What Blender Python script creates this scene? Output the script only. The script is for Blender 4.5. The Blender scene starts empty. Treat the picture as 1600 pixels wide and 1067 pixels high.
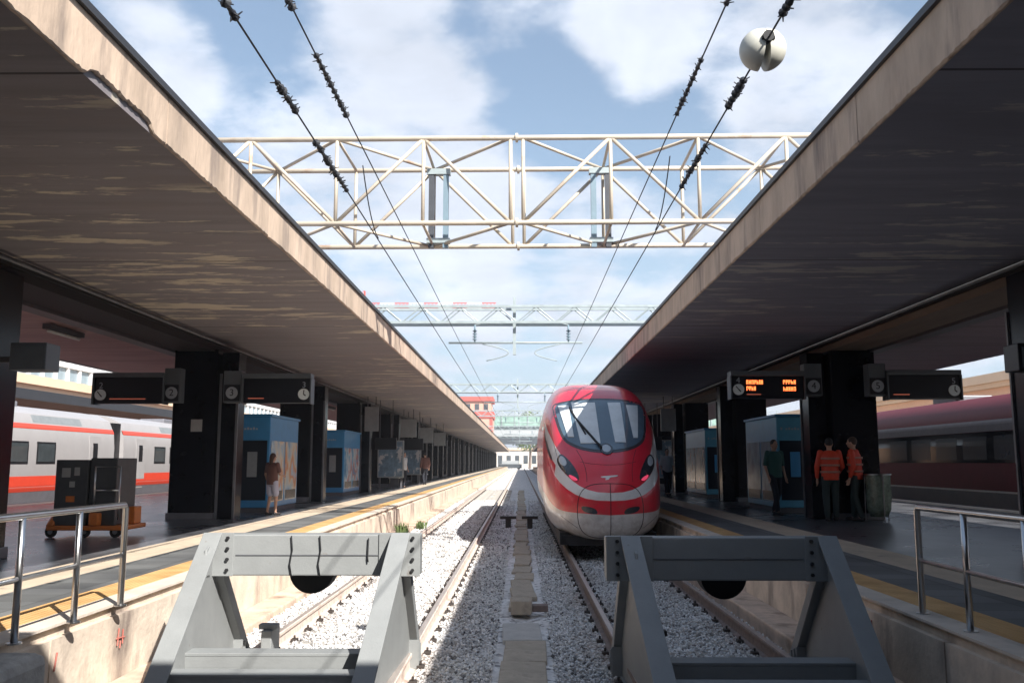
import bpy, bmesh, math, random
import numpy as np
from mathutils import Vector, Matrix, Euler
from mathutils.bvhtree import BVHTree

random.seed(7)
rng = np.random.default_rng(7)
R = math.radians
scene = bpy.context.scene
col = scene.collection

# ------------------------------------------------------------------ materials
MATS = {}

def new_mat(name):
    m = bpy.data.materials.new(name)
    m.use_nodes = True
    nt = m.node_tree
    return m, nt, nt.nodes, nt.links, nt.nodes['Principled BSDF']

def ramp(n, stops):
    r = n.new('ShaderNodeValToRGB')
    e = r.color_ramp.elements
    while len(e) < len(stops):
        e.new(0.5)
    for i, (p, c) in enumerate(stops):
        e[i].position = p
        e[i].color = (c[0], c[1], c[2], 1)
    return r

def pbr(name, color, rough=0.6, metal=0.0, var=0.12, scale=4.0, stretch=(1, 1, 1), bump=0.0, bscale=40.0,
        second=None, second_at=(0.55, 0.7), second_scale=2.0, second_stretch=(1, 1, 1), spec=0.5, emit=None, emit_strength=0, coat=0.0):
    """Principled material with mottled colour, optional second (stain) colour and bump."""
    m, nt, n, l, b = new_mat(name)
    tc = n.new('ShaderNodeTexCoord')
    mp = n.new('ShaderNodeMapping'); mp.inputs['Scale'].default_value = stretch
    l.new(tc.outputs['Object'], mp.inputs['Vector'])
    nz = n.new('ShaderNodeTexNoise'); nz.inputs['Scale'].default_value = scale; nz.inputs['Detail'].default_value = 6
    nz.inputs['Roughness'].default_value = 0.65
    l.new(mp.outputs[0], nz.inputs['Vector'])
    lo = [c * (1 - var) for c in color]; hi = [min(1, c * (1 + var)) for c in color]
    rp = ramp(n, [(0.3, lo), (0.7, hi)])
    l.new(nz.outputs['Fac'], rp.inputs['Fac'])
    out = rp.outputs['Color']
    if second:
        mp2 = n.new('ShaderNodeMapping'); mp2.inputs['Scale'].default_value = second_stretch
        l.new(tc.outputs['Object'], mp2.inputs['Vector'])
        n2 = n.new('ShaderNodeTexNoise'); n2.inputs['Scale'].default_value = second_scale; n2.inputs['Detail'].default_value = 8
        n2.inputs['Roughness'].default_value = 0.6
        l.new(mp2.outputs[0], n2.inputs['Vector'])
        r2 = ramp(n, [(second_at[0], (0, 0, 0)), (second_at[1], (1, 1, 1))])
        l.new(n2.outputs['Fac'], r2.inputs['Fac'])
        mx = n.new('ShaderNodeMix'); mx.data_type = 'RGBA'
        l.new(r2.outputs['Color'], mx.inputs['Factor'])
        l.new(out, mx.inputs['A']); mx.inputs['B'].default_value = (*second, 1)
        out = mx.outputs['Result']
    l.new(out, b.inputs['Base Color'])
    b.inputs['Roughness'].default_value = rough
    b.inputs['Metallic'].default_value = metal
    b.inputs['Specular IOR Level'].default_value = spec
    if coat:
        b.inputs['Coat Weight'].default_value = coat; b.inputs['Coat Roughness'].default_value = 0.08
    if bump:
        nb = n.new('ShaderNodeTexNoise'); nb.inputs['Scale'].default_value = bscale; nb.inputs['Detail'].default_value = 5
        l.new(mp.outputs[0], nb.inputs['Vector'])
        bp = n.new('ShaderNodeBump'); bp.inputs['Strength'].default_value = bump; bp.inputs['Distance'].default_value = 0.02
        l.new(nb.outputs['Fac'], bp.inputs['Height']); l.new(bp.outputs[0], b.inputs['Normal'])
    if emit:
        b.inputs['Emission Color'].default_value = (*emit, 1); b.inputs['Emission Strength'].default_value = emit_strength
    MATS[name] = m
    return m

def M(name):
    return MATS[name]

pbr('buffer_grey', (0.245, 0.255, 0.255), 0.55, var=0.1, scale=3, bump=0.08, bscale=60, second=(0.13, 0.09, 0.065), second_at=(0.66, 0.78), second_scale=6)
pbr('buffer_dark', (0.045, 0.06, 0.085), 0.5, var=0.2, scale=3, bump=0.06, second=(0.1, 0.1, 0.1), second_at=(0.66, 0.8), second_scale=6)
pbr('rubber', (0.012, 0.012, 0.014), 0.7)
pbr('steel', (0.55, 0.55, 0.55), 0.28, metal=1.0, var=0.12, scale=8)
pbr('rail_rust', (0.20, 0.15, 0.13), 0.75, var=0.3, scale=9, bump=0.2)
pbr('rail_top', (0.5, 0.44, 0.40), 0.45, metal=0.5, var=0.2, scale=6, stretch=(4, .4, 1))
pbr('clip', (0.045, 0.035, 0.03), 0.7)
pbr('sleeper', (0.36, 0.34, 0.31), 0.9, var=0.25, scale=8, bump=0.3)
pbr('trough', (0.44, 0.375, 0.295), 0.85, var=0.22, scale=3, bump=0.25, second=(0.2, 0.17, 0.14), second_at=(0.55, 0.75), second_scale=4)
pbr('trough_pale', (0.5, 0.48, 0.45), 0.85, var=0.15, scale=5, bump=0.2)
pbr('wall_concrete', (0.62, 0.52, 0.42), 0.9, var=0.22, scale=2.5, bump=0.35, bscale=18, second=(0.24, 0.19, 0.16), second_at=(0.53, 0.7), second_scale=1.6, second_stretch=(1, 1, .35))
pbr('ledge', (0.58, 0.44, 0.34), 0.9, var=0.25, scale=3, bump=0.3, second=(0.22, 0.15, 0.11), second_at=(0.52, 0.7), second_scale=2)
pbr('coping', (0.6, 0.52, 0.44), 0.85, var=0.16, scale=3, bump=0.2)
pbr('band_pale', (0.55, 0.45, 0.34), 0.7, var=0.14, scale=3, stretch=(1, .5, 1), second=(0.2, 0.17, 0.15), second_at=(0.6, 0.8), second_scale=3)
pbr('fascia', (0.50, 0.385, 0.295), 0.9, var=0.25, scale=1.6, stretch=(1, 1, .4), bump=0.6, bscale=9, second=(0.2, 0.16, 0.14), second_at=(0.52, 0.72), second_scale=2.2, second_stretch=(1, 1.2, .25))
pbr('flashing', (0.03, 0.03, 0.035), 0.5)
pbr('pillar_stone', (0.006, 0.007, 0.011), 0.22, var=0.3, scale=3, spec=0.25)
pbr('pillar_trim', (0.16, 0.165, 0.18), 0.4, metal=0.3, var=0.2)
pbr('girder', (0.13, 0.10, 0.08), 0.9, var=0.2, scale=2, stretch=(1, .3, 1))
pbr('girder_dark', (0.010, 0.010, 0.013), 0.7)
pbr('duct', (0.07, 0.07, 0.08), 0.5, var=0.2)
pbr('truss_paint', (0.50, 0.435, 0.35), 0.5, var=0.12, scale=2, second=(0.34, 0.20, 0.12), second_at=(0.61, 0.73), second_scale=1.7)
pbr('gantry_steel', (0.30, 0.35, 0.36), 0.5, metal=0.2, var=0.15)
pbr('post_dark', (0.05, 0.055, 0.065), 0.5)
pbr('post_blue', (0.16, 0.23, 0.28), 0.5)
pbr('cable', (0.02, 0.022, 0.028), 0.6)
pbr('ball_white', (0.58, 0.57, 0.50), 0.45, var=0.08)
pbr('sign_dark', (0.008, 0.01, 0.016), 0.35)
pbr('sign_grey', (0.10, 0.115, 0.13), 0.45, var=0.1)
pbr('disc_grey', (0.36, 0.39, 0.43), 0.4, var=0.05)
pbr('clock_white', (0.72, 0.78, 0.78), 0.4, var=0.03)
pbr('white_paint', (0.72, 0.72, 0.70), 0.5, var=0.06)
pbr('led', (0.3, 0.05, 0.01), 0.5, emit=(1, 0.16, 0.04), emit_strength=2.6)
pbr('led_dim', (0.3, 0.08, 0.05), 0.5, emit=(1, 0.25, 0.15), emit_strength=0.12)
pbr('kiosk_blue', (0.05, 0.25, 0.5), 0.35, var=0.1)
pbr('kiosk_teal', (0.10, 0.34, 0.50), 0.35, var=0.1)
pbr('kiosk_dark', (0.015, 0.02, 0.03), 0.25)
pbr('kiosk_plinth', (0.10, 0.10, 0.11), 0.6)
pbr('orange_paint', (0.55, 0.16, 0.03), 0.5, var=0.15)
pbr('cart_dark', (0.055, 0.06, 0.065), 0.5, var=0.2, scale=5)
pbr('label_pale', (0.35, 0.35, 0.34), 0.6)
pbr('tyre', (0.015, 0.015, 0.015), 0.8)
pbr('coach_white', (0.36, 0.345, 0.345), 0.35, var=0.05, scale=1.5)
pbr('coach_red', (0.62, 0.06, 0.03), 0.35, var=0.05)
pbr('coach_grey', (0.17, 0.17, 0.19), 0.45, var=0.12)
pbr('coach_black', (0.012, 0.012, 0.014), 0.4)
pbr('coach_window', (0.05, 0.06, 0.065), 0.1, var=0.2, spec=0.7)
pbr('maroon', (0.13, 0.004, 0.014), 0.55, var=0.1)
pbr('maroon_window', (0.006, 0.008, 0.014), 0.1, spec=0.6)
pbr('maroon_pane', (0.02, 0.03, 0.045), 0.2, var=.3)
pbr('underframe', (0.02, 0.02, 0.022), 0.75, var=0.3)
pbr('glass_dark', (0.085, 0.135, 0.18), 0.06, var=0.15, scale=2, spec=0.9)
pbr('glass_surround', (0.05, 0.04, 0.045), 0.25)
pbr('glass_reflection', (0.66, 0.70, 0.71), 0.18, var=0.12, scale=3)  # pale tone painted in place of windscreen reflections
pbr('silver', (0.70, 0.69, 0.68), 0.3, metal=0.25, var=0.06)
pbr('lens_dark', (0.03, 0.035, 0.045), 0.12, spec=0.8)
pbr('lens_pale', (0.45, 0.5, 0.54), 0.15)
pbr('tail_pink', (0.75, 0.05, 0.12), 0.25, emit=(1, 0.1, 0.2), emit_strength=0.25)
pbr('seam', (0.02, 0.008, 0.01), 0.6)
pbr('red_mark', (0.45, 0.14, 0.11), 0.8)
pbr('skin', (0.46, 0.27, 0.19), 0.55, var=0.06)
pbr('hair_brown', (0.05, 0.025, 0.015), 0.6)
pbr('hair_dark', (0.012, 0.010, 0.010), 0.6)
pbr('hivis', (0.62, 0.055, 0.02), 0.6, var=0.08)
pbr('reflective', (0.45, 0.2, 0.15), 0.5)
pbr('green_trouser', (0.025, 0.04, 0.04), 0.8)
pbr('green_shirt', (0.03, 0.10, 0.085), 0.8)
pbr('brown_top', (0.13, 0.06, 0.05), 0.8)
pbr('pale_shorts', (0.42, 0.42, 0.52), 0.8)
pbr('dark_trouser', (0.012, 0.014, 0.022), 0.8)
pbr('white_shirt', (0.55, 0.55, 0.56), 0.8)
pbr('shoe', (0.03, 0.025, 0.025), 0.7)
pbr('bag_film', (0.16, 0.20, 0.16), 0.25, var=0.5, scale=14, bump=0.4, bscale=25)
pbr('building_ochre', (0.78, 0.50, 0.34), 0.9, var=0.06, scale=.4)
pbr('building_cornice', (0.72, 0.54, 0.38), 0.9, var=0.06, scale=.4)
pbr('building_glass', (0.25, 0.32, 0.36), 0.2)
pbr('balustrade', (0.70, 0.72, 0.74), 0.5)
pbr('red_building', (0.45, 0.10, 0.08), 0.85, var=0.08, scale=.3)
pbr('red_building_pale', (0.60, 0.33, 0.25), 0.85, var=0.06, scale=.3)
pbr('bridge_green', (0.22, 0.34, 0.29), 0.8, var=0.35, scale=.5)
pbr('bridge_grey', (0.33, 0.35, 0.36), 0.8)
pbr('bridge_dark', (0.05, 0.06, 0.07), 0.8)
pbr('far_wall', (0.55, 0.51, 0.46), 0.9)
pbr('weed', (0.10, 0.14, 0.05), 0.8, var=0.3)
pbr('ceiling_far', (0.12, 0.075, 0.075), 0.9, var=0.1)
pbr('lamp_tube', (0.7, 0.7, 0.7), 0.4)
pbr('panel_grey', (0.22, 0.24, 0.25), 0.5)
pbr('poster_blue', (0.10, 0.16, 0.22), 0.4, var=0.5, scale=3, second=(0.4, 0.4, 0.42), second_at=(0.55, 0.58), second_scale=1.5)
pbr('ground_grey', (0.22, 0.20, 0.18), 0.95, var=0.25, scale=.6)
pbr('concourse_paving', (0.08, 0.08, 0.085), 0.5, var=.2)
pbr('roof_plain', (0.25, 0.24, 0.23), 0.9)

def soffit_mat(name, base, stain, at, warm):
    m, nt, n, l, b = new_mat(name)
    tc = n.new('ShaderNodeTexCoord')
    def noise(st, sc, det=6, ro=.6):
        mp = n.new('ShaderNodeMapping'); mp.inputs['Scale'].default_value = st
        l.new(tc.outputs['Object'], mp.inputs['Vector'])
        z = n.new('ShaderNodeTexNoise'); z.inputs['Scale'].default_value = sc; z.inputs['Detail'].default_value = det
        z.inputs['Roughness'].default_value = ro
        l.new(mp.outputs[0], z.inputs['Vector']); return z
    def mix(fac, a, bb, mode='MIX'):
        x = n.new('ShaderNodeMix'); x.data_type = 'RGBA'; x.blend_type = mode
        l.new(fac, x.inputs['Factor'])
        for s, v in ((x.inputs['A'], a), (x.inputs['B'], bb)):
            if isinstance(v, tuple): s.default_value = (*v, 1)
            else: l.new(v, s)
        return x.outputs['Result']
    z1 = noise((.35, 3.5, 1), 1.3)                       # form-board streaks across the track
    r1 = ramp(n, [(0.3, [c * .85 for c in base]), (0.72, [c * 1.15 for c in base])]); l.new(z1.outputs['Fac'], r1.inputs['Fac'])
    z2 = noise((.5, 2.4, 1), 1.5, 10, .68)                # flaking paint
    z3 = noise((.2, .12, 1), 1.0, 2)
    ad = n.new('ShaderNodeMath'); ad.operation = 'MULTIPLY_ADD'; l.new(z3.outputs['Fac'], ad.inputs[0]); ad.inputs[1].default_value = .55
    l.new(z2.outputs['Fac'], ad.inputs[2])
    r2 = ramp(n, [(at, (0, 0, 0)), (at + .03, (1, 1, 1))]); l.new(ad.outputs[0], r2.inputs['Fac'])
    c = mix(r2.outputs['Color'], r1.outputs['Color'], stain)
    z4 = noise((.5, 1.6, 1), .7, 5)
    r4 = ramp(n, [(0.52, (0, 0, 0)), (0.7, (1, 1, 1))]); l.new(z4.outputs['Fac'], r4.inputs['Fac'])
    c = mix(r4.outputs['Color'], c, warm)
    # pour joints every 5.6 m and board lines
    sx = n.new('ShaderNodeSeparateXYZ'); l.new(tc.outputs['Object'], sx.inputs[0])
    def lines(period, width):
        d = n.new('ShaderNodeMath'); d.operation = 'DIVIDE'; l.new(sx.outputs['Y'], d.inputs[0]); d.inputs[1].default_value = period
        f = n.new('ShaderNodeMath'); f.operation = 'FRACT'; l.new(d.outputs[0], f.inputs[0])
        g = n.new('ShaderNodeMath'); g.operation = 'LESS_THAN'; l.new(f.outputs[0], g.inputs[0]); g.inputs[1].default_value = width / period
        return g.outputs[0]
    c = mix(lines(5.75, .035), c, tuple(x * .25 for x in base))
    l.new(c, b.inputs['Base Color']); b.inputs['Roughness'].default_value = .8
    nb = noise((.5, 8, 1), 3)
    bp = n.new('ShaderNodeBump'); bp.inputs['Strength'].default_value = .12; bp.inputs['Distance'].default_value = .02
    l.new(nb.outputs['Fac'], bp.inputs['Height']); l.new(bp.outputs[0], b.inputs['Normal'])
    MATS[name] = m
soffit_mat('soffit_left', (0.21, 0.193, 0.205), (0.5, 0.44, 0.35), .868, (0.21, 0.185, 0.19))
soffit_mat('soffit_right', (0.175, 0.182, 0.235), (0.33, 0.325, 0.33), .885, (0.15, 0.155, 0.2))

soffit_mat('ceiling_rose', (0.42, 0.265, 0.265), (0.36, 0.26, 0.24), .95, (0.37, 0.23, 0.23))
soffit_mat('ceiling_mauve', (0.2, 0.16, 0.185), (0.25, 0.2, 0.22), .95, (0.17, 0.14, 0.165))
def tile_mat(name, base, grout, rough, tile=(0.6, 0.6)):
    m, nt, n, l, b = new_mat(name)
    tc = n.new('ShaderNodeTexCoord')
    br = n.new('ShaderNodeTexBrick'); l.new(tc.outputs['Object'], br.inputs['Vector'])
    br.offset = 0.0
    br.inputs['Scale'].default_value = 1; br.inputs['Brick Width'].default_value = tile[0]; br.inputs['Row Height'].default_value = tile[1]
    br.inputs['Mortar Size'].default_value = .006; br.inputs['Bias'].default_value = 0
    br.inputs['Color1'].default_value = (*[c * .8 for c in base], 1); br.inputs['Color2'].default_value = (*[c * 1.25 for c in base], 1)
    br.inputs['Mortar'].default_value = (*grout, 1)
    nz = n.new('ShaderNodeTexNoise'); nz.inputs['Scale'].default_value = 1.1; nz.inputs['Detail'].default_value = 8
    l.new(tc.outputs['Object'], nz.inputs['Vector'])
    r = ramp(n, [(.3, (.7, .7, .7)), (.7, (1.3, 1.28, 1.22))]); l.new(nz.outputs['Fac'], r.inputs['Fac'])
    mx = n.new('ShaderNodeMix'); mx.data_type = 'RGBA'; mx.blend_type = 'MULTIPLY'; mx.inputs['Factor'].default_value = 1
    l.new(br.outputs['Color'], mx.inputs['A']); l.new(r.outputs['Color'], mx.inputs['B'])
    l.new(mx.outputs['Result'], b.inputs['Base Color'])
    mr = n.new('ShaderNodeMapRange'); l.new(nz.outputs['Fac'], mr.inputs['Value']); mr.inputs['To Min'].default_value = rough - .09; mr.inputs['To Max'].default_value = rough + .14
    l.new(mr.outputs[0], b.inputs['Roughness'])
    MATS[name] = m
tile_mat('platform_tiles', (0.095, 0.098, 0.11), (0.03, 0.03, 0.033), .27, (.5, .5))
tile_mat('edge_slate', (0.13, 0.135, 0.14), (0.05, 0.05, 0.05), .6, (.6, .4))

def tactile_mat():
    m, nt, n, l, b = new_mat('tactile_yellow')
    tc = n.new('ShaderNodeTexCoord')
    wv = n.new('ShaderNodeTexWave'); wv.wave_type = 'BANDS'; wv.bands_direction = 'X'; wv.inputs['Scale'].default_value = 6
    l.new(tc.outputs['Object'], wv.inputs['Vector'])
    nz = n.new('ShaderNodeTexNoise'); nz.inputs['Scale'].default_value = 3; nz.inputs['Detail'].default_value = 8
    l.new(tc.outputs['Object'], nz.inputs['Vector'])
    r = ramp(n, [(.3, (.48, .27, .10)), (.65, (.66, .40, .17))]); l.new(nz.outputs['Fac'], r.inputs['Fac'])
    l.new(r.outputs['Color'], b.inputs['Base Color']); b.inputs['Roughness'].default_value = .7
    bp = n.new('ShaderNodeBump'); bp.inputs['Strength'].default_value = .5; bp.inputs['Distance'].default_value = .01
    l.new(wv.outputs['Fac'], bp.inputs['Height']); l.new(bp.outputs[0], b.inputs['Normal'])
    MATS['tactile_yellow'] = m
tactile_mat()

def ballast_mat():
    m, nt, n, l, b = new_mat('ballast')
    tc = n.new('ShaderNodeTexCoord')
    v = n.new('ShaderNodeTexVoronoi'); v.inputs['Scale'].default_value = 17; l.new(tc.outputs['Object'], v.inputs['Vector'])
    nz = n.new('ShaderNodeTexNoise'); nz.inputs['Scale'].default_value = 1.2; nz.inputs['Detail'].default_value = 5
    l.new(tc.outputs['Object'], nz.inputs['Vector'])
    sp = n.new('ShaderNodeSeparateColor'); l.new(v.outputs['Color'], sp.inputs[0])
    r = ramp(n, [(0, (.22, .21, .21)), (.22, (.66, .65, .64)), (1, (.84, .83, .82))]); l.new(sp.outputs[0], r.inputs['Fac'])
    r2 = ramp(n, [(.35, (.86, .84, .82)), (.65, (1.08, 1.08, 1.08))]); l.new(nz.outputs['Fac'], r2.inputs['Fac'])
    mx = n.new('ShaderNodeMix'); mx.data_type = 'RGBA'; mx.blend_type = 'MULTIPLY'; mx.inputs['Factor'].default_value = 1
    l.new(r.outputs['Color'], mx.inputs['A']); l.new(r2.outputs['Color'], mx.inputs['B'])
    l.new(mx.outputs['Result'], b.inputs['Base Color']); b.inputs['Roughness'].default_value = .9
    bp = n.new('ShaderNodeBump'); bp.inputs['Strength'].default_value = .7; bp.inputs['Distance'].default_value = .02; bp.invert = True
    l.new(v.outputs['Distance'], bp.inputs['Height']); l.new(bp.outputs[0], b.inputs['Normal'])
    MATS['ballast'] = m
    m, nt, n, l, b = new_mat('ballast_stone')
    at = n.new('ShaderNodeAttribute'); at.attribute_name = 'tone'
    r = ramp(n, [(0, (.10, .095, .095)), (.16, (.5, .49, .485)), (.5, (.76, .75, .74)), (1, (.86, .85, .84))]); l.new(at.outputs['Fac'], r.inputs['Fac'])
    ra = n.new('ShaderNodeAttribute'); ra.attribute_name = 'rust'
    mu = n.new('ShaderNodeMath'); mu.operation = 'MULTIPLY'; l.new(ra.outputs['Fac'], mu.inputs[0]); mu.inputs[1].default_value = .6
    mx = n.new('ShaderNodeMix'); mx.data_type = 'RGBA'; l.new(mu.outputs[0], mx.inputs['Factor']); l.new(r.outputs['Color'], mx.inputs['A']); mx.inputs['B'].default_value = (.42, .31, .24, 1)
    l.new(mx.outputs['Result'], b.inputs['Base Color']); b.inputs['Roughness'].default_value = .9
    MATS['ballast_stone'] = m
ballast_mat()

def advert_mat(name, colours, scale):
    m, nt, n, l, b = new_mat(name)
    tc = n.new('ShaderNodeTexCoord')
    nz = n.new('ShaderNodeTexNoise'); nz.inputs['Scale'].default_value = scale; nz.inputs['Detail'].default_value = 2
    l.new(tc.outputs['Object'], nz.inputs['Vector'])
    st = [(0.3 + 0.42 * i / (len(colours) - 1), c) for i, c in enumerate(colours)]
    r = ramp(n, st); l.new(nz.outputs['Fac'], r.inputs['Fac'])
    l.new(r.outputs['Color'], b.inputs['Base Color']); b.inputs['Roughness'].default_value = .2
    MATS[name] = m
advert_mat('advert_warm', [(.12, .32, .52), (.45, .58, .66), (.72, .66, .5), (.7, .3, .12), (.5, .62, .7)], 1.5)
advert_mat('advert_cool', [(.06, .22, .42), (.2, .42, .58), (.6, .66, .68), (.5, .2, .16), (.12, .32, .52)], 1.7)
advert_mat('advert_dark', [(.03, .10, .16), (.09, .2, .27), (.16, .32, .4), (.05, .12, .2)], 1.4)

# ------------------------------------------------------------------ mesh helpers
class MB:
    def __init__(s):
        s.v = []; s.f = []; s.mi = []
    def add(s, vs, fs, mi=0):
        o = len(s.v); s.v += [tuple(v) for v in vs]; s.f += [tuple(i + o for i in f) for f in fs]; s.mi += [mi] * len(fs); return s
    def box(s, x0, x1, y0, y1, z0, z1, mi=0, rot=None):
        vs = [Vector((x, y, z)) for x in (x0, x1) for y in (y0, y1) for z in (z0, z1)]
        if rot is not None:
            c = Vector(((x0 + x1) / 2, (y0 + y1) / 2, (z0 + z1) / 2)); vs = [rot @ (v - c) + c for v in vs]
        return s.add(vs, [(0, 1, 3, 2), (4, 6, 7, 5), (0, 4, 5, 1), (2, 3, 7, 6), (0, 2, 6, 4), (1, 5, 7, 3)], mi)
    def prism(s, pts, axis, a, b, mi=0):
        """2-D outline extruded along an axis ('x': pts are (y,z); 'y': (x,z); 'z': (x,y))."""
        def mk(p, t):
            return {'x': (t, p[0], p[1]), 'y': (p[0], t, p[1]), 'z': (p[0], p[1], t)}[axis]
        n = len(pts)
        vs = [mk(p, a) for p in pts] + [mk(p, b) for p in pts]
        fs = [tuple(range(n)), tuple(range(2 * n - 1, n - 1, -1))] + [(i, i + n, (i + 1) % n + n, (i + 1) % n) for i in range(n)]
        return s.add(vs, fs, mi)
    def tube(s, pts, rad, seg=10, mi=0, cap=True):
        pts = [Vector(p) for p in pts]
        if not hasattr(rad, '__len__'): rad = [rad] * len(pts)
        rings = []; up = None
        for i, p in enumerate(pts):
            d = (pts[min(i + 1, len(pts) - 1)] - pts[max(i - 1, 0)]).normalized()
            if up is None:
                up = Vector((0, 0, 1)) if abs(d.z) < .9 else Vector((1, 0, 0))
            a = d.cross(up).normalized(); b = a.cross(d).normalized(); up = b
            rings.append([p + (a * math.cos(t) + b * math.sin(t)) * rad[i] for t in [2 * math.pi * k / seg for k in range(seg)]])
        vs = [v for r in rings for v in r]; fs = []
        for i in range(len(pts) - 1):
            for k in range(seg):
                k2 = (k + 1) % seg
                fs.append((i * seg + k, i * seg + k2, (i + 1) * seg + k2, (i + 1) * seg + k))
        if cap:
            fs.append(tuple(range(seg - 1, -1, -1))); o = (len(pts) - 1) * seg; fs.append(tuple(o + k for k in range(seg)))
        return s.add(vs, fs, mi)
    def ell(s, c, r, nu=12, nv=8, mi=0, rot=None):
        vs = [Vector((0, 0, 1))]; fs = []
        for j in range(1, nv):
            ph = math.pi * j / nv
            for i in range(nu):
                th = 2 * math.pi * i / nu; vs.append(Vector((math.sin(ph) * math.cos(th), math.sin(ph) * math.sin(th), math.cos(ph))))
        vs.append(Vector((0, 0, -1))); L = len(vs) - 1
        for i in range(nu): fs.append((0, 1 + i, 1 + (i + 1) % nu))
        for j in range(nv - 2):
            for i in range(nu):
                a = 1 + j * nu; b = a + nu; fs.append((a + i, b + i, b + (i + 1) % nu, a + (i + 1) % nu))
        for i in range(nu): fs.append((L, 1 + (nv - 2) * nu + (i + 1) % nu, 1 + (nv - 2) * nu + i))
        out = []
        for v in vs:
            w = Vector((v.x * r[0], v.y * r[1], v.z * r[2]))
            if rot is not None: w = rot @ w
            out.append(w + Vector(c))
        return s.add(out, fs, mi)
    def build(s, name, mats, parent=None, smooth=False, bevel=0, loc=None, rotz=0, sharp=None):
        me = bpy.data.meshes.new(name)
        me.from_pydata(s.v, [], s.f)
        if not isinstance(mats, (list, tuple)): mats = [mats]
        for m in mats: me.materials.append(M(m) if isinstance(m, str) else m)
        if len(mats) > 1: me.polygons.foreach_set('material_index', s.mi)
        me.validate()
        bm = bmesh.new(); bm.from_mesh(me); bmesh.ops.recalc_face_normals(bm, faces=bm.faces); bm.to_mesh(me); bm.free()
        if smooth:
            me.polygons.foreach_set('use_smooth', [True] * len(me.polygons))
            if sharp: me.set_sharp_from_angle(angle=R(sharp))
        o = bpy.data.objects.new(name, me); col.objects.link(o)
        if parent: o.parent = parent
        if loc: o.location = loc
        o.rotation_euler.z = rotz
        if bevel:
            bv = o.modifiers.new('bevel', 'BEVEL'); bv.width = bevel; bv.segments = 2; bv.limit_method = 'ANGLE'
        return o

def tag(o, label=None, cat=None, group=None, kind=None):
    if label: o['label'] = label
    if cat: o['category'] = cat
    if group: o['group'] = group
    if kind: o['kind'] = kind
    return o

def thing(name, label, cat, loc=(0, 0, 0), rotz=0, group=None):
    o = bpy.data.objects.new(name, None); col.objects.link(o)
    o.location = loc; o.rotation_euler.z = rotz; o.empty_display_size = .2
    return tag(o, label, cat, group)

def dup(o, loc=None, label=None, rotz=None, group=None):
    def rec(x, par):
        c = x.copy(); col.objects.link(c)
        if par: c.parent = par
        for ch in x.children: rec(ch, c)
        return c
    c = rec(o, None)
    if loc is not None: c.location = loc
    if rotz is not None: c.rotation_euler.z = rotz
    if label: c['label'] = label
    if group: c['group'] = group
    return c

def text(name, body, size, mat, parent, loc, extr=.003, rot=(math.pi / 2, 0, 0)):
    cu = bpy.data.curves.new(name, 'FONT'); cu.body = body; cu.size = size; cu.align_x = 'CENTER'; cu.align_y = 'CENTER'; cu.extrude = extr
    tmp = bpy.data.objects.new(name, cu); col.objects.link(tmp)
    bpy.context.view_layer.update()
    me = bpy.data.meshes.new_from_object(tmp.evaluated_get(bpy.context.evaluated_depsgraph_get()))
    bpy.data.objects.remove(tmp)
    me.materials.clear(); me.materials.append(M(mat))
    me.name = name
    o = bpy.data.objects.new(name, me); col.objects.link(o); o.parent = parent; o.location = loc; o.rotation_euler = rot
    return o

# ------------------------------------------------------------------ levels (rail top is z = 0)
PLAT = 0.57
GND = -0.17
SOF = 4.39
TOPC = 4.80
CTR_L, CTR_R = -1.81, 1.71
FAR = 232.0

# ------------------------------------------------------------------ setting
MB().box(-900, 900, -300, 1600, -.6, -.45).build('ground', 'ground_grey')['kind'] = 'structure'

# ballast bed: gently uneven sheet
def ballast_sheet():
    xs = np.linspace(-3.3, 2.95, 42); ys = np.concatenate([np.linspace(3, 40, 150), np.linspace(41, FAR + 60, 120)])
    mb = MB(); vs = []
    for y in ys:
        for x in xs:
            z = GND + .012 * math.sin(x * 3.1 + y * 1.7) + .012 * math.sin(x * 7.3 - y * 2.9) + random.uniform(-.008, .008)
            vs.append((x, y, z))
    n = len(xs)
    fs = [(j * n + i, j * n + i + 1, (j + 1) * n + i + 1, (j + 1) * n + i) for j in range(len(ys) - 1) for i in range(n - 1)]
    mb.add(vs, fs)
    mb.build('track_ballast', 'ballast', smooth=True)['kind'] = 'structure'
ballast_sheet()

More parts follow.
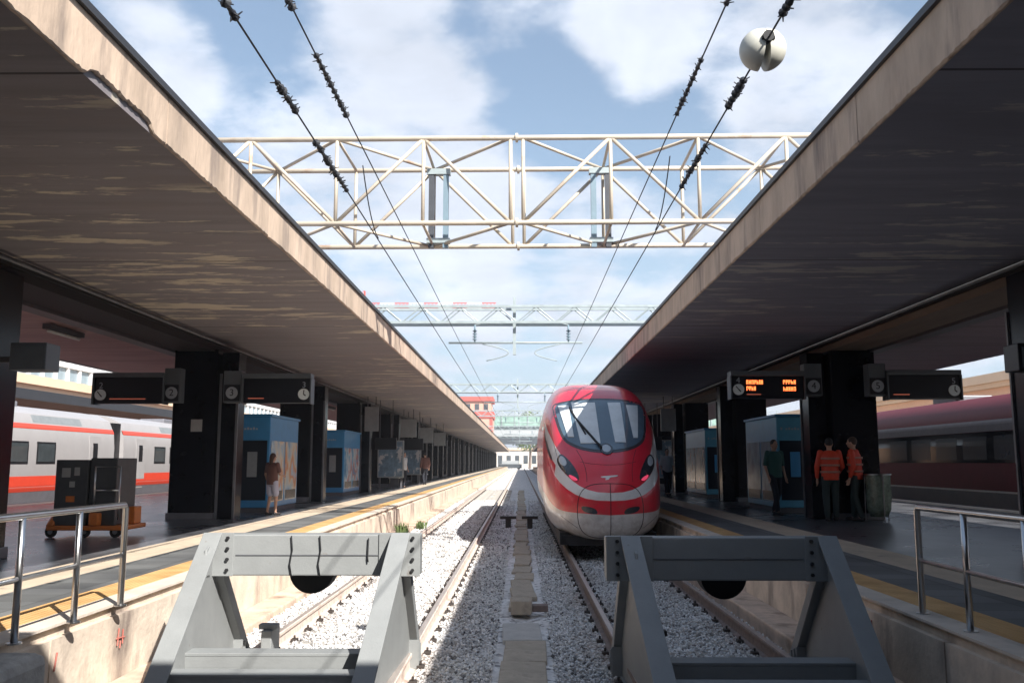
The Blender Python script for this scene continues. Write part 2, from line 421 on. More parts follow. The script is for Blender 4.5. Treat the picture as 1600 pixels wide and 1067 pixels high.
def stones():
    phi = (1 + 5 ** .5) / 2
    ico = np.array([(-1, phi, 0), (1, phi, 0), (-1, -phi, 0), (1, -phi, 0), (0, -1, phi), (0, 1, phi), (0, -1, -phi), (0, 1, -phi), (phi, 0, -1), (phi, 0, 1), (-phi, 0, -1), (-phi, 0, 1)], float) / 1.9
    icf = np.array([(0, 11, 5), (0, 5, 1), (0, 1, 7), (0, 7, 10), (0, 10, 11), (1, 5, 9), (5, 11, 4), (11, 10, 2), (10, 7, 6), (7, 1, 8), (3, 9, 4), (3, 4, 2), (3, 2, 6), (3, 6, 8), (3, 8, 9), (4, 9, 5), (2, 4, 11), (6, 2, 10), (8, 6, 7), (9, 8, 1)])
    octv = np.array([(1, 0, 0), (-1, 0, 0), (0, 1, 0), (0, -1, 0), (0, 0, 1), (0, 0, -1)], float)
    octf = np.array([(0, 2, 4), (2, 1, 4), (1, 3, 4), (3, 0, 4), (2, 0, 5), (1, 2, 5), (3, 1, 5), (0, 3, 5)])
    V = []; F = []; T = []; off = 0
    for (bv, bf, count, y0, y1, smin, smax) in ((octv, octf, 90000, 5.0, 16, .011, .027), (octv, octf, 40000, 16, 46, .02, .036)):
        x = rng.uniform(-3.08, 2.75, count); y = y0 + (y1 - y0) * rng.uniform(0, 1, count) ** 1.25
        ok = np.ones(count, bool)
        for xr in (CTR_L - .75, CTR_L + .75, CTR_R - .75, CTR_R + .75): ok &= np.abs(x - xr) > .085
        ok &= (x < -.27) | (x > .31)
        x, y = x[ok], y[ok]; n = len(x)
        s = rng.uniform(smin, smax, n)
        vs = bv[None] * s[:, None, None] * rng.uniform(.6, 1.25, (n, 1, 3)) * rng.uniform(.75, 1.2, (n, len(bv), 1)) * np.array([1, 1, .75])
        a = rng.uniform(0, 6.28, n); b = rng.uniform(-.9, .9, n)
        ca, sa, cb, sb = np.cos(a)[:, None], np.sin(a)[:, None], np.cos(b)[:, None], np.sin(b)[:, None]
        X, Y, Z = vs[..., 0], vs[..., 1], vs[..., 2]
        Y, Z = Y * cb - Z * sb, Y * sb + Z * cb
        X, Y = X * ca - Y * sa, X * sa + Y * ca
        vs = np.stack([X + x[:, None], Y + y[:, None], Z + (GND + .008 + rng.uniform(-.012, .03, n))[:, None]], -1)
        V.append(vs.reshape(-1, 3)); F.append((bf[None] + (np.arange(n) * len(bv))[:, None, None] + off).reshape(-1, 3)); off += n * len(bv)
        T.append(np.repeat(rng.uniform(0, 1, n), len(bf)))
    V = np.concatenate(V); F = np.concatenate(F); T = np.concatenate(T)
    me = bpy.data.meshes.new('ballast_stones')
    me.vertices.add(len(V)); me.vertices.foreach_set('co', V.ravel())
    me.loops.add(F.size); me.loops.foreach_set('vertex_index', F.ravel().astype(np.int32))
    me.polygons.add(len(F)); me.polygons.foreach_set('loop_start', np.arange(0, F.size, 3, dtype=np.int32))
    rx_ = np.min(np.abs(V[F[:, 0], 0][:, None] - np.array([CTR_L - .75, CTR_L + .75, CTR_R - .75, CTR_R + .75])[None]), axis=1)
    st_ = np.clip(1 - rx_ / .42, 0, 1) * (.5 + .5 * np.sin(V[F[:, 0], 1] * 1.9 + V[F[:, 0], 0] * 3)) 
    ar = me.attributes.new('rust', 'FLOAT', 'FACE'); ar.data.foreach_set('value', st_.astype(np.float32))
    at = me.attributes.new('tone', 'FLOAT', 'FACE'); at.data.foreach_set('value', T)
    me.update(); me.validate(); me.materials.append(M('ballast_stone'))
    o = bpy.data.objects.new('ballast_stones', me); col.objects.link(o)
    tag(o, 'loose pale crushed stones covering the bed of both tracks', 'ballast', kind='stuff')
stones()

# platforms
def platform(s, xe, xo):
    """s: -1 left, 1 right; xe the edge at the tracks, xo the outer edge."""
    lo, hi = sorted((xe, xo))
    Y0 = 2.0 if s > 0 else 4.6
    root = MB().box(lo + .02, hi - .02, -6, FAR + 6, -.45, PLAT - .02).build('platform', 'wall_concrete'); root['kind'] = 'structure'
    def strip(name, d0, d1, mat, dz=0.0, y0=-6):
        a, b = sorted((xe - s * -d0, xe - s * -d1))
        return MB().box(a, b, y0, FAR + 6, PLAT - .019, PLAT + dz).build(name, mat, root)
    strip('edge_coping', -.02, .22, 'coping', .002)
    strip('tactile_strip', .221, .56, 'tactile_yellow', .004)
    strip('slate_strip', .561, 1.26, 'edge_slate', .0)
    strip('pale_strip', 1.261, 1.9, 'band_pale', .002)
    strip('floor_tiles', 1.901, abs(xo - xe) - .7, 'platform_tiles', .0)
    strip('pale_strip', abs(xo - xe) - .699, abs(xo - xe) - .3, 'band_pale', .002)
    strip('edge_coping', abs(xo - xe) - .299, abs(xo - xe) + .02, 'coping', .0)
    # wall face with panel joints, and the lower ledge
    mb = MB(); y = -6.0
    while y < FAR:
        L = 3.2; mb.box(*sorted((xe - s * .035, xe + s * .02)), y + .012, y + L - .012, -.45, PLAT - .1); y += L
    mb.build('wall_panels', 'wall_concrete', root)
    led = MB().box(*sorted((xe - s * .03, xe - s * .42)), 5.4, FAR, -.45, -.06 if s < 0 else .02).build('ledge', 'ledge', root, bevel=.02)
    return root
pl = platform(-1, -3.5, -14.6)
pr = platform(1, 3.12, 12.45)
# sprayed survey marks on the platform walls
def mark(root, x, y, z, pts, s):
    mb = MB()
    for (a, b) in pts:
        mb.tube([(x, y + a[0], z + a[1]), (x, y + b[0], z + b[1])], .006, 6)
    mb.build('paint_mark', 'red_mark', root)
mark(pl, -3.452, 7.9, .22, [((0, 0), (.02, .14)), ((.1, .0), (.1, .12)), ((-.02, .06), (.14, .05)), ((.05, -.03), (.06, .03))], -1)
mark(pl, -3.452, 6.85, .24, [((0, 0), (.03, .13))], -1)
mark(pr, 3.074, 8.15, .24, [((0, 0), (0, .16)), ((.13, 0), (.13, .16)), ((0, .08), (.13, .08))], 1)
# concrete block ending the left platform edge
o = MB().box(-3.75, -3.13, 4.7, 6.15, -.45, .53).build('concrete_block', 'sleeper', bevel=.07)
tag(o, 'rounded grey concrete end block below the left steel handrail', 'block')

# other tracks' beds and platforms
MB().box(-19.2, -14.65, -6, 300, -.45, -.2).build('track_bed', 'ballast')['kind'] = 'structure'
MB().box(12.5, 17.4, -6, 300, -.45, -.2).build('track_bed', 'ballast')['kind'] = 'structure'
MB().box(-28, -19.3, -6, 240, -.45, PLAT).build('platform', 'wall_concrete')['kind'] = 'structure'
MB().box(17.5, 27, -6, 240, -.45, PLAT).build('platform', 'wall_concrete')['kind'] = 'structure'
MB().box(-60, 60, FAR + 8, FAR + 160, -.449, -.3).build('yard', 'ballast')['kind'] = 'structure'

# rails
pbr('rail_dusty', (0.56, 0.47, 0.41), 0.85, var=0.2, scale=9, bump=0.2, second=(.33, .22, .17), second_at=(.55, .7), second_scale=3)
def rail(x, label, y0, y1, mat='rail_rust'):
    prof = [(-.075, -.16), (.075, -.16), (.075, -.148), (.02, -.13), (.012, -.05), (.035, -.035), (.036, -.006), (.028, 0), (-.028, 0), (-.036, -.006), (-.035, -.035), (-.012, -.05), (-.02, -.13), (-.075, -.148)]
    t = thing('rail', label, 'rail', (x, 0, 0), group='rails of the two tracks')
    MB().prism(prof, 'y', y0, y1).build('rail_body', mat, t)
    MB().box(-.026, .026, y0, y1, .0, .003).build('running_surface', 'rail_top', t)
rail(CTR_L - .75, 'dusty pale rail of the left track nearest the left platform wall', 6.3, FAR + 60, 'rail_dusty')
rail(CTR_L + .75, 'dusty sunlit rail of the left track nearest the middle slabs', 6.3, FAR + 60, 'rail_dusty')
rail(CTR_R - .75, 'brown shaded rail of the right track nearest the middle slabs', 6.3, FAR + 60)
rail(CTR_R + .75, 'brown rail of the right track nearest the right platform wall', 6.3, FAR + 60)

# sleepers with clips
def sleeper_proto():
    t = thing('sleeper', '', 'sleeper')
    MB().prism([(-1.2, -.33), (1.2, -.33), (1.2, -.15), (.95, -.145), (-.95, -.145), (-1.2, -.15)], 'y', -.12, .12).build('sleeper_body', 'sleeper', t, bevel=.01)
    for xr in (-.75, .75):
        for d in (-.115, .115):
            MB().box(xr + d - .035, xr + d + .035, -.045, .045, -.145, -.11).tube([(xr + d, 0, -.11), (xr + d, 0, -.075)], .014, 6).build('clip', 'clip', t, bevel=.008)
    return t
sp0 = sleeper_proto()
first = True
for c, n, nm in ((CTR_L, 90, 'left'), (CTR_R, 44, 'right')):
    for i in range(n):
        y = 7.5 + i * .62
        o = sp0 if first else dup(sp0)
        first = False
        o.location = (c, y, 0)
        o['label'] = ('pale concrete sleeper half buried in the %s ballast of the %s track' % (('sunlit', 'left') if nm == 'left' else ('shaded', 'right')))
        o['group'] = 'sleepers of the %s track' % nm

# cable trough covers along the middle
tc0 = MB().box(-.215, .215, -.49, .49, -.06, .0).build('trough_cover', 'trough', bevel=.012)
tag(tc0, 'long worn concrete cable trough cover nearest the bottom edge, between the buffer stops', 'slab', 'trough covers between the tracks')
tc0.location = (.02, 5.4, -.09)
y = 6.42
i = 0
while y < 62:
    if i == 5: y += 1.0
    o = dup(tc0, (.02 + random.uniform(-.035, .035), y, -.1 + random.uniform(-.02, .012)))
    o.rotation_euler = (random.uniform(-.02, .02), random.uniform(-.03, .03), random.uniform(-.03, .03))
    if i >= 5: o.scale = (random.uniform(.66, .86), random.uniform(.82, .97), 1); o.rotation_euler.z *= 2
    lab = {0: 'second brownish trough cover from the bottom edge, between the buffer stops', 4: 'pale trough cover just in front of the small concrete block'}.get(i)
    o['label'] = lab or ('worn concrete trough cover in the row between the tracks, %s' % ('close to the buffer stops' if y < 12 else 'running away beside the red train'))
    if i == 4:
        o.data = o.data.copy(); o.data.materials[0] = M('trough_pale')
    y += 1.0; i += 1
b = thing('cable_box', 'small beige concrete block across the gap in the trough covers', 'block', (.0, 11.7, -.12))
MB().box(-.13, .13, -.16, .2, .0, .17).build('block_body', 'trough', b, bevel=.015)
MB().box(.14, .34, -.05, .12, .02, .1).build('junction_stub', 'rail_rust', b, bevel=.01)
for x, lab in ((-.38, 'dark low bracket left of the trough covers ahead of the red train'), (.26, 'dark low bracket right of the trough covers ahead of the red train')):
    t = thing('ground_bracket', lab, 'bracket', (x, 27.0, GND), group='ground brackets')
    MB().box(-.08, .08, -.05, .05, 0, .28).build('stem', 'clip', t); MB().box(-.24, .24, -.08, .08, .28, .36).build('crosspiece', 'clip', t, bevel=.01)

# weeds by the left ledge
def weed(x, y, h, n, label):
    mb = MB()
    for _ in range(n):
        a = random.uniform(0, 6.28); l = h * random.uniform(.5, 1); s = random.uniform(.1, .45) * l
        p = Vector((x + random.uniform(-.12, .12), y + random.uniform(-.2, .2), -.16))
        q = p + Vector((math.cos(a) * s, math.sin(a) * s, l)); w = Vector((-math.sin(a), math.cos(a), 0)) * .018
        m = (p + q) / 2 + Vector((0, 0, .05))
        mb.add([p - w * .6, p + w * .6, m + w, m - w, q], [(0, 1, 2, 3), (3, 2, 4)])
    tag(mb.build('weed', 'weed'), label, 'weed')
weed(-2.95, 22.5, .5, 120, 'taller green weed growing at the foot of the left platform wall')
weed(-2.9, 26.5, .3, 60, 'small green weed behind the taller one by the left wall')

# ------------------------------------------------------------------ canopies
def canopy(s, x_in, x_out, sof, label):
    lo, hi = sorted((x_in, x_out))
    t = thing('platform_canopy', label, 'canopy', ((lo + hi) / 2, 0, 0)); cx = (lo + hi) / 2
    e = x_in - cx
    Y0 = -2.0
    MB().box(lo - cx + .02, hi - cx - .02, Y0 + .05, FAR - .05, SOF, TOPC - .02).build('roof_slab', sof, t)
    # fascia: slightly irregular lower arris
    for edge, nm in ((x_in - cx, 'fascia'), (x_out - cx, 'fascia')):
        d = 1 if edge > 0 else -1
        mb = MB(); y = Y0
        while y < FAR:
            L = 3.05 if y < 60 else 12.2
            y2 = min(y + L - .014, FAR)
            n = (80 if 4 < y < 8.5 else 24) if y < 40 else 3
            bot = [SOF - .006 + random.uniform(-.004, .002) for _ in range(n + 1)]
            if s < 0 and nm == 'fascia' and edge == e and 4 < y < 8.5:
                for k in range(n + 1):
                    ya_ = y + (y2 - y) * k / n
                    if 5.75 < ya_ < 6.9: bot[k] += .085 * min(1, 3.2 * math.sin(math.pi * (ya_ - 5.75) / 1.15)) * random.uniform(.8, 1)
            outx, inx = edge + d * .012, edge - d * .018
            vs = []
            for k in range(n + 1):
                yy = y + (y2 - y) * k / n; ch = random.uniform(.006, .02)
                vs += [(inx, yy, bot[k]), (outx - d * ch, yy, bot[k]), (outx, yy, bot[k] + ch), (outx, yy, TOPC), (inx, yy, TOPC)]
            fs = [(5 * k + a, 5 * k + (a + 1) % 5, 5 * k + 5 + (a + 1) % 5, 5 * k + 5 + a) for k in range(n) for a in range(5)]
            fs += [(0, 1, 2, 3, 4), tuple(5 * n + a for a in (4, 3, 2, 1, 0))]
            mb.add(vs, fs); y += L
        mb.build('fascia', 'fascia', t)
        MB().box(*sorted((edge - d * .2, edge + d * .045)), Y0, FAR, TOPC + .002, TOPC + .06).build('roof_flashing', 'flashing', t)
    MB().box(*sorted((s * 7.9 - cx, x_out - s * .25 - cx)), Y0 + .1, FAR - .1, SOF - .012, SOF + .03).build('painted_ceiling', 'ceiling_rose' if s < 0 else 'ceiling_mauve', t)
    # girder over the pillars, ducts and conduits
    g0 = s * 6.62 - cx; g1 = s * 7.42 - cx
    MB().box(*sorted((g0, g1)), Y0, FAR - 1, 4.15, SOF + .01).build('girder', 'girder' if s > 0 else 'girder_dark', t)
    MB().box(*sorted((g0 - s * .05, g0 + s * .12)), Y0, FAR - 1, 4.28, SOF + .012).build('girder_lip', 'girder_dark', t)
    d0 = s * 7.5 - cx
    MB().box(*sorted((d0, d0 + s * .3)), Y0, FAR - 1, 4.12, 4.3).build('cable_duct', 'duct', t)
    for k, (dx, z, r) in enumerate(((-.18, 4.3, .03), (.45, 4.2, .035), (.6, 4.26, .025), (.8, 4.33, .03))):
        MB().tube([(g1 + s * dx + (s * -.8 if dx < 0 else 0), Y0, z), (g1 + s * dx + (s * -.8 if dx < 0 else 0), FAR - 1, z)], r, 8).build('conduit', 'duct' if k % 2 else 'pillar_trim', t, smooth=True)
    return t
canopy(-1, -2.96, -12.0, 'soffit_left', 'long stained concrete canopy over the left platform, edge in sunlight')
canopy(1, 2.80, 11.85, 'soffit_right', 'long grey concrete canopy over the right platform, underside in shade')
# next canopies over the neighbouring platforms
for x0, x1, lab in ((-28, -19.4, 'dark edged canopy beyond the white and red coaches'),):
    t = thing('platform_canopy', lab, 'canopy', ((x0 + x1) / 2, 0, 0)); w = (x1 - x0) / 2
    MB().box(-w + .05, w - .05, -2, FAR, SOF - .15, TOPC - .2).build('roof_slab', 'ceiling_far', t)
    for e in (-w, w): MB().box(e - .08, e + .08, -2, FAR, SOF - .17, TOPC - .18).build('fascia', 'flashing', t)
    for yy in range(0, 200, 17): MB().box(-.4, .4, yy, yy + .8, PLAT, SOF - .1).build('support', 'pillar_stone', t)
# concourse roof behind the camera, whose shade reaches the buffer stops
t = thing('concourse_roof', 'flat concourse roof at the head of the platforms', 'roof', (0, 0, 0))
MB().box(-26, 26, -18, 1.3, 5.3, 5.7).build('roof_slab', 'roof_plain', t)
MB().box(-26, 26, 1.2, 1.35, 5.2, 5.8).build('fascia', 'fascia', t)
for x in (-20, -9, 9, 20): MB().box(x - .4, x + .4, -9, -8.2, PLAT, 5.3).build('support', 'pillar_stone', t)
t = thing('head_building', 'dark glazed station hall behind the heads of the tracks', 'building', (0, -19, 0))
MB().box(-60, 60, -6, 0, -.4, 11).build('wall', 'roof_plain', t)
for k in range(-12, 12): MB().box(k * 5 + .3, k * 5 + 4.7, -.02, .06, .7, 6.2).build('glazed_front', 'kiosk_dark', t)
MB().box(-60, 60, -18.9, 2.0, -.448, PLAT - .03).build('concourse_floor', 'concourse_paving')['kind'] = 'structure'

# pillars
def pillar_proto():
    t = thing('platform_pillar', '', 'pillar')
    MB().box(-.47, .47, 0, .85, 0, 3.62).build('shaft', 'pillar_stone', t, bevel=.015)
    MB().box(-.5, .5, -.03, .88, 0, .14).build('base', 'pillar_trim', t, bevel=.01)
    MB().box(.53, .9, .1, .6, 0, 3.56).build('downpipe_casing', 'pillar_stone', t, bevel=.01)
    for x in (.53, .9): MB().box(x - .025, x + .025, .06, .099, .0, 3.1).build('casing_edge', 'pillar_trim', t)
    return t
pp = pillar_proto()
ys = [10.6 + 8.6 * i for i in range(26)]
first = True
for s in (1, -1):
    for i, y in enumerate(ys):
        o = pp if first else dup(pp); first = False
        o.location = (s * 7.02, y, PLAT); o.rotation_euler.z = 0
        if s > 0:
            o.location = (7.12, y + .85, PLAT); o.rotation_euler.z = math.pi
        if s < 0 and i == 0:
            o.location.y = 10.7
        side = 'left' if s < 0 else 'right'
        if i == 0: lab = 'nearest black pillar of the %s platform, at the edge of view' % side
        elif i == 1: lab = 'black stone pillar between platform signs %s' % ('2 and 3' if s < 0 else '4 and 5')
        elif i == 2: lab = 'black pillar just behind the nearer vending cabin on the %s platform' % side
        elif i == 3: lab = 'black pillar behind the farther vending cabin on the %s platform' % side
        else: lab = 'dark pillar in the receding row under the %s canopy' % side
        o['label'] = lab; o['group'] = 'pillars of the %s platform' % side
for c_ in [c for o in bpy.data.objects if o.name.startswith('platform_pillar') and abs(o.location.y - 10.7) < .01 and o.location.x < 0 for c in o.children if c.name.startswith('casing') or c.name.startswith('downpipe')]:
    bpy.data.objects.remove(c_)
o = MB().box(-.12, .12, -.012, 0, -.13, .13).build('notice', 'label_pale'); o.location = (-6.95, 19.2, 2.55)
tag(o, 'small square pale notice on the black pillar below sign 2', 'notice')

# tube lamps under the left canopy
lp = thing('tube_lamp', 'white tube lamp nearest the camera under the left canopy', 'lamp', (-8.9, 13.2, 4.2), group='tube lamps under the left canopy')
MB().box(-.09, .09, -.65, .65, .05, .15).build('housing', 'duct', lp, bevel=.01)
MB().tube([(0, -.6, .02), (0, .6, .02)], .03, 10).build('tube', 'lamp_tube', lp, smooth=True)
for yy in (-.4, .4): MB().tube([(0, yy, .15), (0, yy, .2)], .012, 6).build('hanger', 'duct', lp)
for i, y in enumerate((17.2, 24.5, 33, 42, 51)):
    dup(lp, (-8.9, y, 4.2), label=['second white tube lamp under the left canopy, above sign 2'][0] if i == 0 else 'small tube lamp in the receding line under the left canopy')

# ------------------------------------------------------------------ platform signs
def clock(t, x, y, z, r=.115, hands=(1.1, -.5)):
    c = MB().tube([(x, y, z), (x, y - .03, z)], r, 28).build('clock_face', 'clock_white', t, smooth=True, sharp=40)
    for a, l, w in ((hands[0], r * .5, .012), (hands[1], r * .75, .009)):
        MB().box(-w, w, y - .037, y - .031, 0, l).build('clock_hand', 'sign_dark', c)
        h = c.children[-1]; h.location = (x, 0, z); h.rotation_euler.y = a
def led_row(mb, x0, n, z, h, y):
    x = x0
    for i in range(n):
        w = random.choice((.035, .04, .045)); k = random.random()
        mb.box(x, x + .010, y - .006, y, z, z + h); mb.box(x + w - .016, x + w - .006, y - .006, y, z + (0 if k < .7 else h * .4), z + h * (1 if k > .2 else .6))
        mb.box(x, x + w - .006, y - .0045, y, z + h * (.45 if k < .5 else .86), z + h * (.6 if k < .5 else 1))
        x += w + .012
def board(label, num, bx0, bx1, z0, z1, nx0, nx1, nz0, nz1, clock_right, Y=18.55, led=0):
    cx = (bx0 + bx1) / 2
    t = thing('departure_board', label, 'departure board', (cx, Y, PLAT), group='departure boards at the platform pillars')
    z0 -= PLAT; z1 -= PLAT; nz0 -= PLAT; nz1 -= PLAT; bx0 -= cx; bx1 -= cx; nx0 -= cx; nx1 -= cx
    MB().box(bx0, bx1, 0, .22, z0, z1 - .1).build('housing', 'sign_dark', t, bevel=.01)
    MB().box(bx0 - .02, bx1 + .02, -.06, .26, z1 - .099, z1).build('hood', 'sign_grey', t, bevel=.01)
    for x in (bx0 - .03, bx1 + .002): MB().box(x, x + .028, -.05, .25, z0 - .02, z1 - .1).build('end_plate', 'sign_grey', t)
    MB().box(nx0, nx1, .02, .3, nz0, nz1).build('number_box', 'sign_grey', t, bevel=.012)
    mx = (nx0 + nx1) / 2; mz = nz0 + .2
    MB().box(nx0 + .02, nx1 - .02, .008, .019, nz0 + .03, nz0 + .37).build('number_plate', 'sign_dark', t)
    d = MB().tube([(mx, .007, mz), (mx, .0, mz)], .125, 28).build('number_disc', 'disc_grey', t, smooth=True, sharp=40)
    text('number', num, .2, 'sign_dark', d, (mx, -.003, mz))
    qx = bx1 - .13 if clock_right else bx0 + .14
    clock(t, qx, -.002, z0 + .18, hands=(2.2, 0.1) if clock_right else (2.4, -.7))
    text('board_number', num, .17, 'disc_grey', t, (qx, -.004, z0 + .37))
    # bracket to the pillar
    side = 1 if mx < 0 else -1
    MB().box(*sorted((nx0 if side < 0 else nx1, (nx0 if side < 0 else nx1) + side * .3)), .1, .2, nz1 - .3, nz1 - .22).build('bracket', 'sign_grey', t)
    mb = MB()
    if led == 2:
        led_row(mb, bx0 + .31, 7, z0 + .29, .085, -.001); led_row(mb, bx0 + .31, 4, z0 + .16, .085, -.001)
        led_row(mb, bx1 - .42, 5, z0 + .29, .085, -.001); led_row(mb, bx1 - .42, 5, z0 + .15, .085, -.001)
        mb.build('led_text', 'led', t)
        MB().box(bx0 + .31, bx0 + .6, -.005, -.001, z0 + .07, z0 + .09).build('led_line', 'led_dim', t)
    else:
        a = bx0 + (.1 if clock_right else .33)
        MB().box(a, a + (.33 if clock_right else .75), -.005, -.001, z0 + .085, z0 + .105).build('led_line', 'led_dim', t)
    return t
board('dark departure board 2 with unlit screen and clock at its left end', '2', -8.89, -7.45, 2.98, 3.62, -7.44, -7.11, 3.0, 3.72, False)
board('dark departure board 3 with clock at its right end, above the blue cabin', '3', -5.77, -4.38, 2.99, 3.6, -6.2, -5.83, 3.0, 3.66, True)
board('departure board 4 with rows of lit orange text', '4', 4.36, 5.85, 3.08, 3.64, 5.88, 6.24, 3.13, 3.8, False, led=2)
board('dark departure board 5 with clock at its right end, before the maroon train', '5', 7.59, 9.07, 3.06, 3.66, 7.2, 7.56, 3.13, 3.8, True)
for x, y, lab in ((-5.35, 9.6, 'plain grey sign box hanging beside the nearest left pillar'), (5.62, 9.75, 'dark sign box cut by the right edge of the picture')):
    t = thing('sign_box', lab, 'sign', (x, y, 0))
    MB().box(-.2, .2, 0, .3, 2.76, 3.06).build('box_body', 'sign_grey' if x < 0 else 'sign_dark', t, bevel=.01)
    MB().box(*sorted((0, -1.2 if x < 0 else 1.2)), .12, .2, 2.86, 2.92).build('bracket', 'duct', t)
    MB().box(-.16, .16, -.006, -.001, 2.8, 3.02).build('face_plate', 'sign_grey', t)

# ------------------------------------------------------------------ vending cabins
def cabin(label, x, y, s, L, adv, teal=False):
    """x: face toward the tracks; y near end. s = side."""
    t = thing('vending_cabin', label, 'vending cabin', (x, y, PLAT), group='vending cabins on the platforms')
    W = .85
    a, b = sorted((0, s * W))
    MB().box(a, b, 0, L, .12, 2.3).build('cabinet', 'kiosk_teal' if teal else 'kiosk_blue', t, bevel=.02)
    MB().box(a + .03, b - .03, .03, L - .03, 0, .12).build('plinth', 'kiosk_plinth', t)
    MB().box(a - .04, b + .04, -.04, L + .04, 2.3, 2.36).build('roof_lid', 'kiosk_blue', t, bevel=.01)
    n = 2
    for k in range(n):
        y0 = .12 + k * (L - .12) / n; y1 = y0 + (L - .12) / n - .12
        p = MB().box(*sorted((-s * .012, -s * .001)), y0, y1, .25, 1.72).build('advert_panel', adv, t)
        MB().box(*sorted((-s * .02, -s * .013)), y0 + .1, y1 - .1, .28, .5).build('delivery_flap', 'kiosk_dark', p)
    # end wall toward the head of the platform
    MB().box(a + .06, b - .06, -.014, -.001, .3, 1.72).build('end_panel', 'kiosk_dark', t)
    q = -W * .62 if s < 0 else W * .35
    MB().box(q, q + .24, -.03, -.015, .85, 1.45).build('payment_unit', 'panel_grey' if not teal else 'kiosk_blue', t, bevel=.01)
    mb = MB()
    for i in range(5): mb.box(a + .22 + i * .07, a + .265 + i * .07, -.006, -.001, 1.98, 2.02 + .02 * (i % 2))
    mb.box(a + .1, a + .14, -.006, -.001, 1.98, 2.04)
    mb.build('small_lettering', 'disc_grey', t)
    return t
cabin('nearer blue vending cabin with bright adverts on the left platform', -6.06, 21.7, -1, 2.75, 'advert_warm')
cabin('farther blue vending cabin on the left platform', -6.4, 32.6, -1, 3.2, 'advert_cool')
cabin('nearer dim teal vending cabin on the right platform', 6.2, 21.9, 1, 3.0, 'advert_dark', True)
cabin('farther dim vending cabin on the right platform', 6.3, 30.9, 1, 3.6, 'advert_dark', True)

# hanging panels, totems and benches farther along
def hang_panel(x, y, z0, w, h, mat, label, g):
    t = thing('hanging_panel', label, 'panel', (x, y, 0), group=g)
    MB().box(-w / 2, w / 2, 0, .12, z0, z0 + h).build('panel_body', mat, t, bevel=.01)
    for d in (-w * .3, w * .3): MB().tube([(d, .06, z0 + h), (d, .06, SOF)], .02, 6).build('hanger_rod', 'duct', t)
for i, (x, y, z0, w, h, m) in enumerate(((-6.0, 36.0, 3.0, .55, .98, 'panel_grey'), (-5.7, 38.0, 2.3, .9, .5, 'sign_dark'), (-5.6, 44.7, 3.0, .8, .9, 'panel_grey'), (-5.6, 47, 2.4, 1.0, .6, 'sign_dark'), (-5.6, 53.3, 2.9, .8, .9, 'panel_grey'), (-5.6, 62, 2.9, .8, .9, 'panel_grey'))):
    lab = ('pale grey panel hung above and right of the farther blue cabin' if i == 0 else 'dark panel hung low beyond the farther blue cabin' if i == 1 else 'far hanging panel under the left canopy')
    hang_panel(x, y, z0, w, h, m, lab, 'hanging panels of the left platform')
for i, (x, y, z0, w, h, m) in enumerate(((5.9, 36.0, 3.0, .6, .9, 'panel_grey'), (5.8, 40.0, 2.3, .9, .6, 'sign_dark'), (5.6, 46, 2.9, .8, .8, 'panel_grey'))):
    hang_panel(x, y, z0, w, h, m, ('grey panel hung beyond the farther dim cabin', 'dark low panel hung far down the right platform', 'farthest grey panel hung under the right canopy')[i], 'hanging panels of the right platform')
def totem(x, y, label, mat):
    t = thing('poster_stand', label, 'poster stand', (x, y, PLAT), group='poster stands')
    MB().box(-.6, .6, 0, .16, .5, 2.2).build('frame', 'panel_grey', t, bevel=.02)
    MB().box(-.54, .54, -.008, -.001, .56, 2.14).build('poster', mat, t)
    for d in (-.5, .5): MB().box(d - .04, d + .04, .04, .12, 0, .5).build('leg', 'duct', t)
totem(-6.0, 41.5, 'grey framed poster stand with blue and white sheet on left platform', 'poster_blue')
totem(-6.2, 50.5, 'second poster stand farther down the left platform', 'poster_blue')
totem(6.2, 40.5, 'dim poster stand on the right platform beside the red train', 'poster_blue')
def bench(x, y, label):
    t = thing('bench', label, 'bench', (x, y, PLAT), group='benches of the left platform')
    MB().box(-.25, .25, -.9, .9, .42, .47).build('seat', 'steel', t, bevel=.01)
    MB().box(-.29, -.25, -.9, .9, .47, .85).build('backrest', 'steel', t, bevel=.01)
    for yy in (-.7, .7): MB().box(-.2, .2, yy - .03, yy + .03, 0, .42).build('leg', 'duct', t)
bench(-6.2, 45, 'steel bench beyond the poster stand on the left platform'); bench(-6.2, 57, 'far steel bench on the left platform')

# ------------------------------------------------------------------ handrails
def handrail(s, x, ys, label):
    t = thing('handrail', label, 'handrail', (x, 0, PLAT))
    r = .026; H = .84
    yl = ys[-1]
    MB().tube([(0, ys[0] - .9, H), (0, yl - .03, H), (0, yl, H - .03), (0, yl, 0)], r, 14).build('top_rail', 'steel', t, smooth=True, sharp=60)
    MB().tube([(0, ys[0] - .9, .42), (0, yl, .42)], .019, 12).build('mid_rail', 'steel', t, smooth=True)
    for y in ys[:-1]: MB().tube([(0, y, 0), (0, y, H)], .024, 12).build('post', 'steel', t, smooth=True)
    for y in ys: MB().tube([(0, y, .001), (0, y, .012)], .05, 16).build('foot_flange', 'steel', t)
handrail(-1, -3.38, [4.6, 5.35, 6.15, 6.95, 7.75], 'steel tube handrail at the end of the left platform, in sunlight')
handrail(1, 3.21, [4.3, 5.05, 5.85, 6.65, 7.42], 'steel tube handrail at the end of the right platform, in shade')

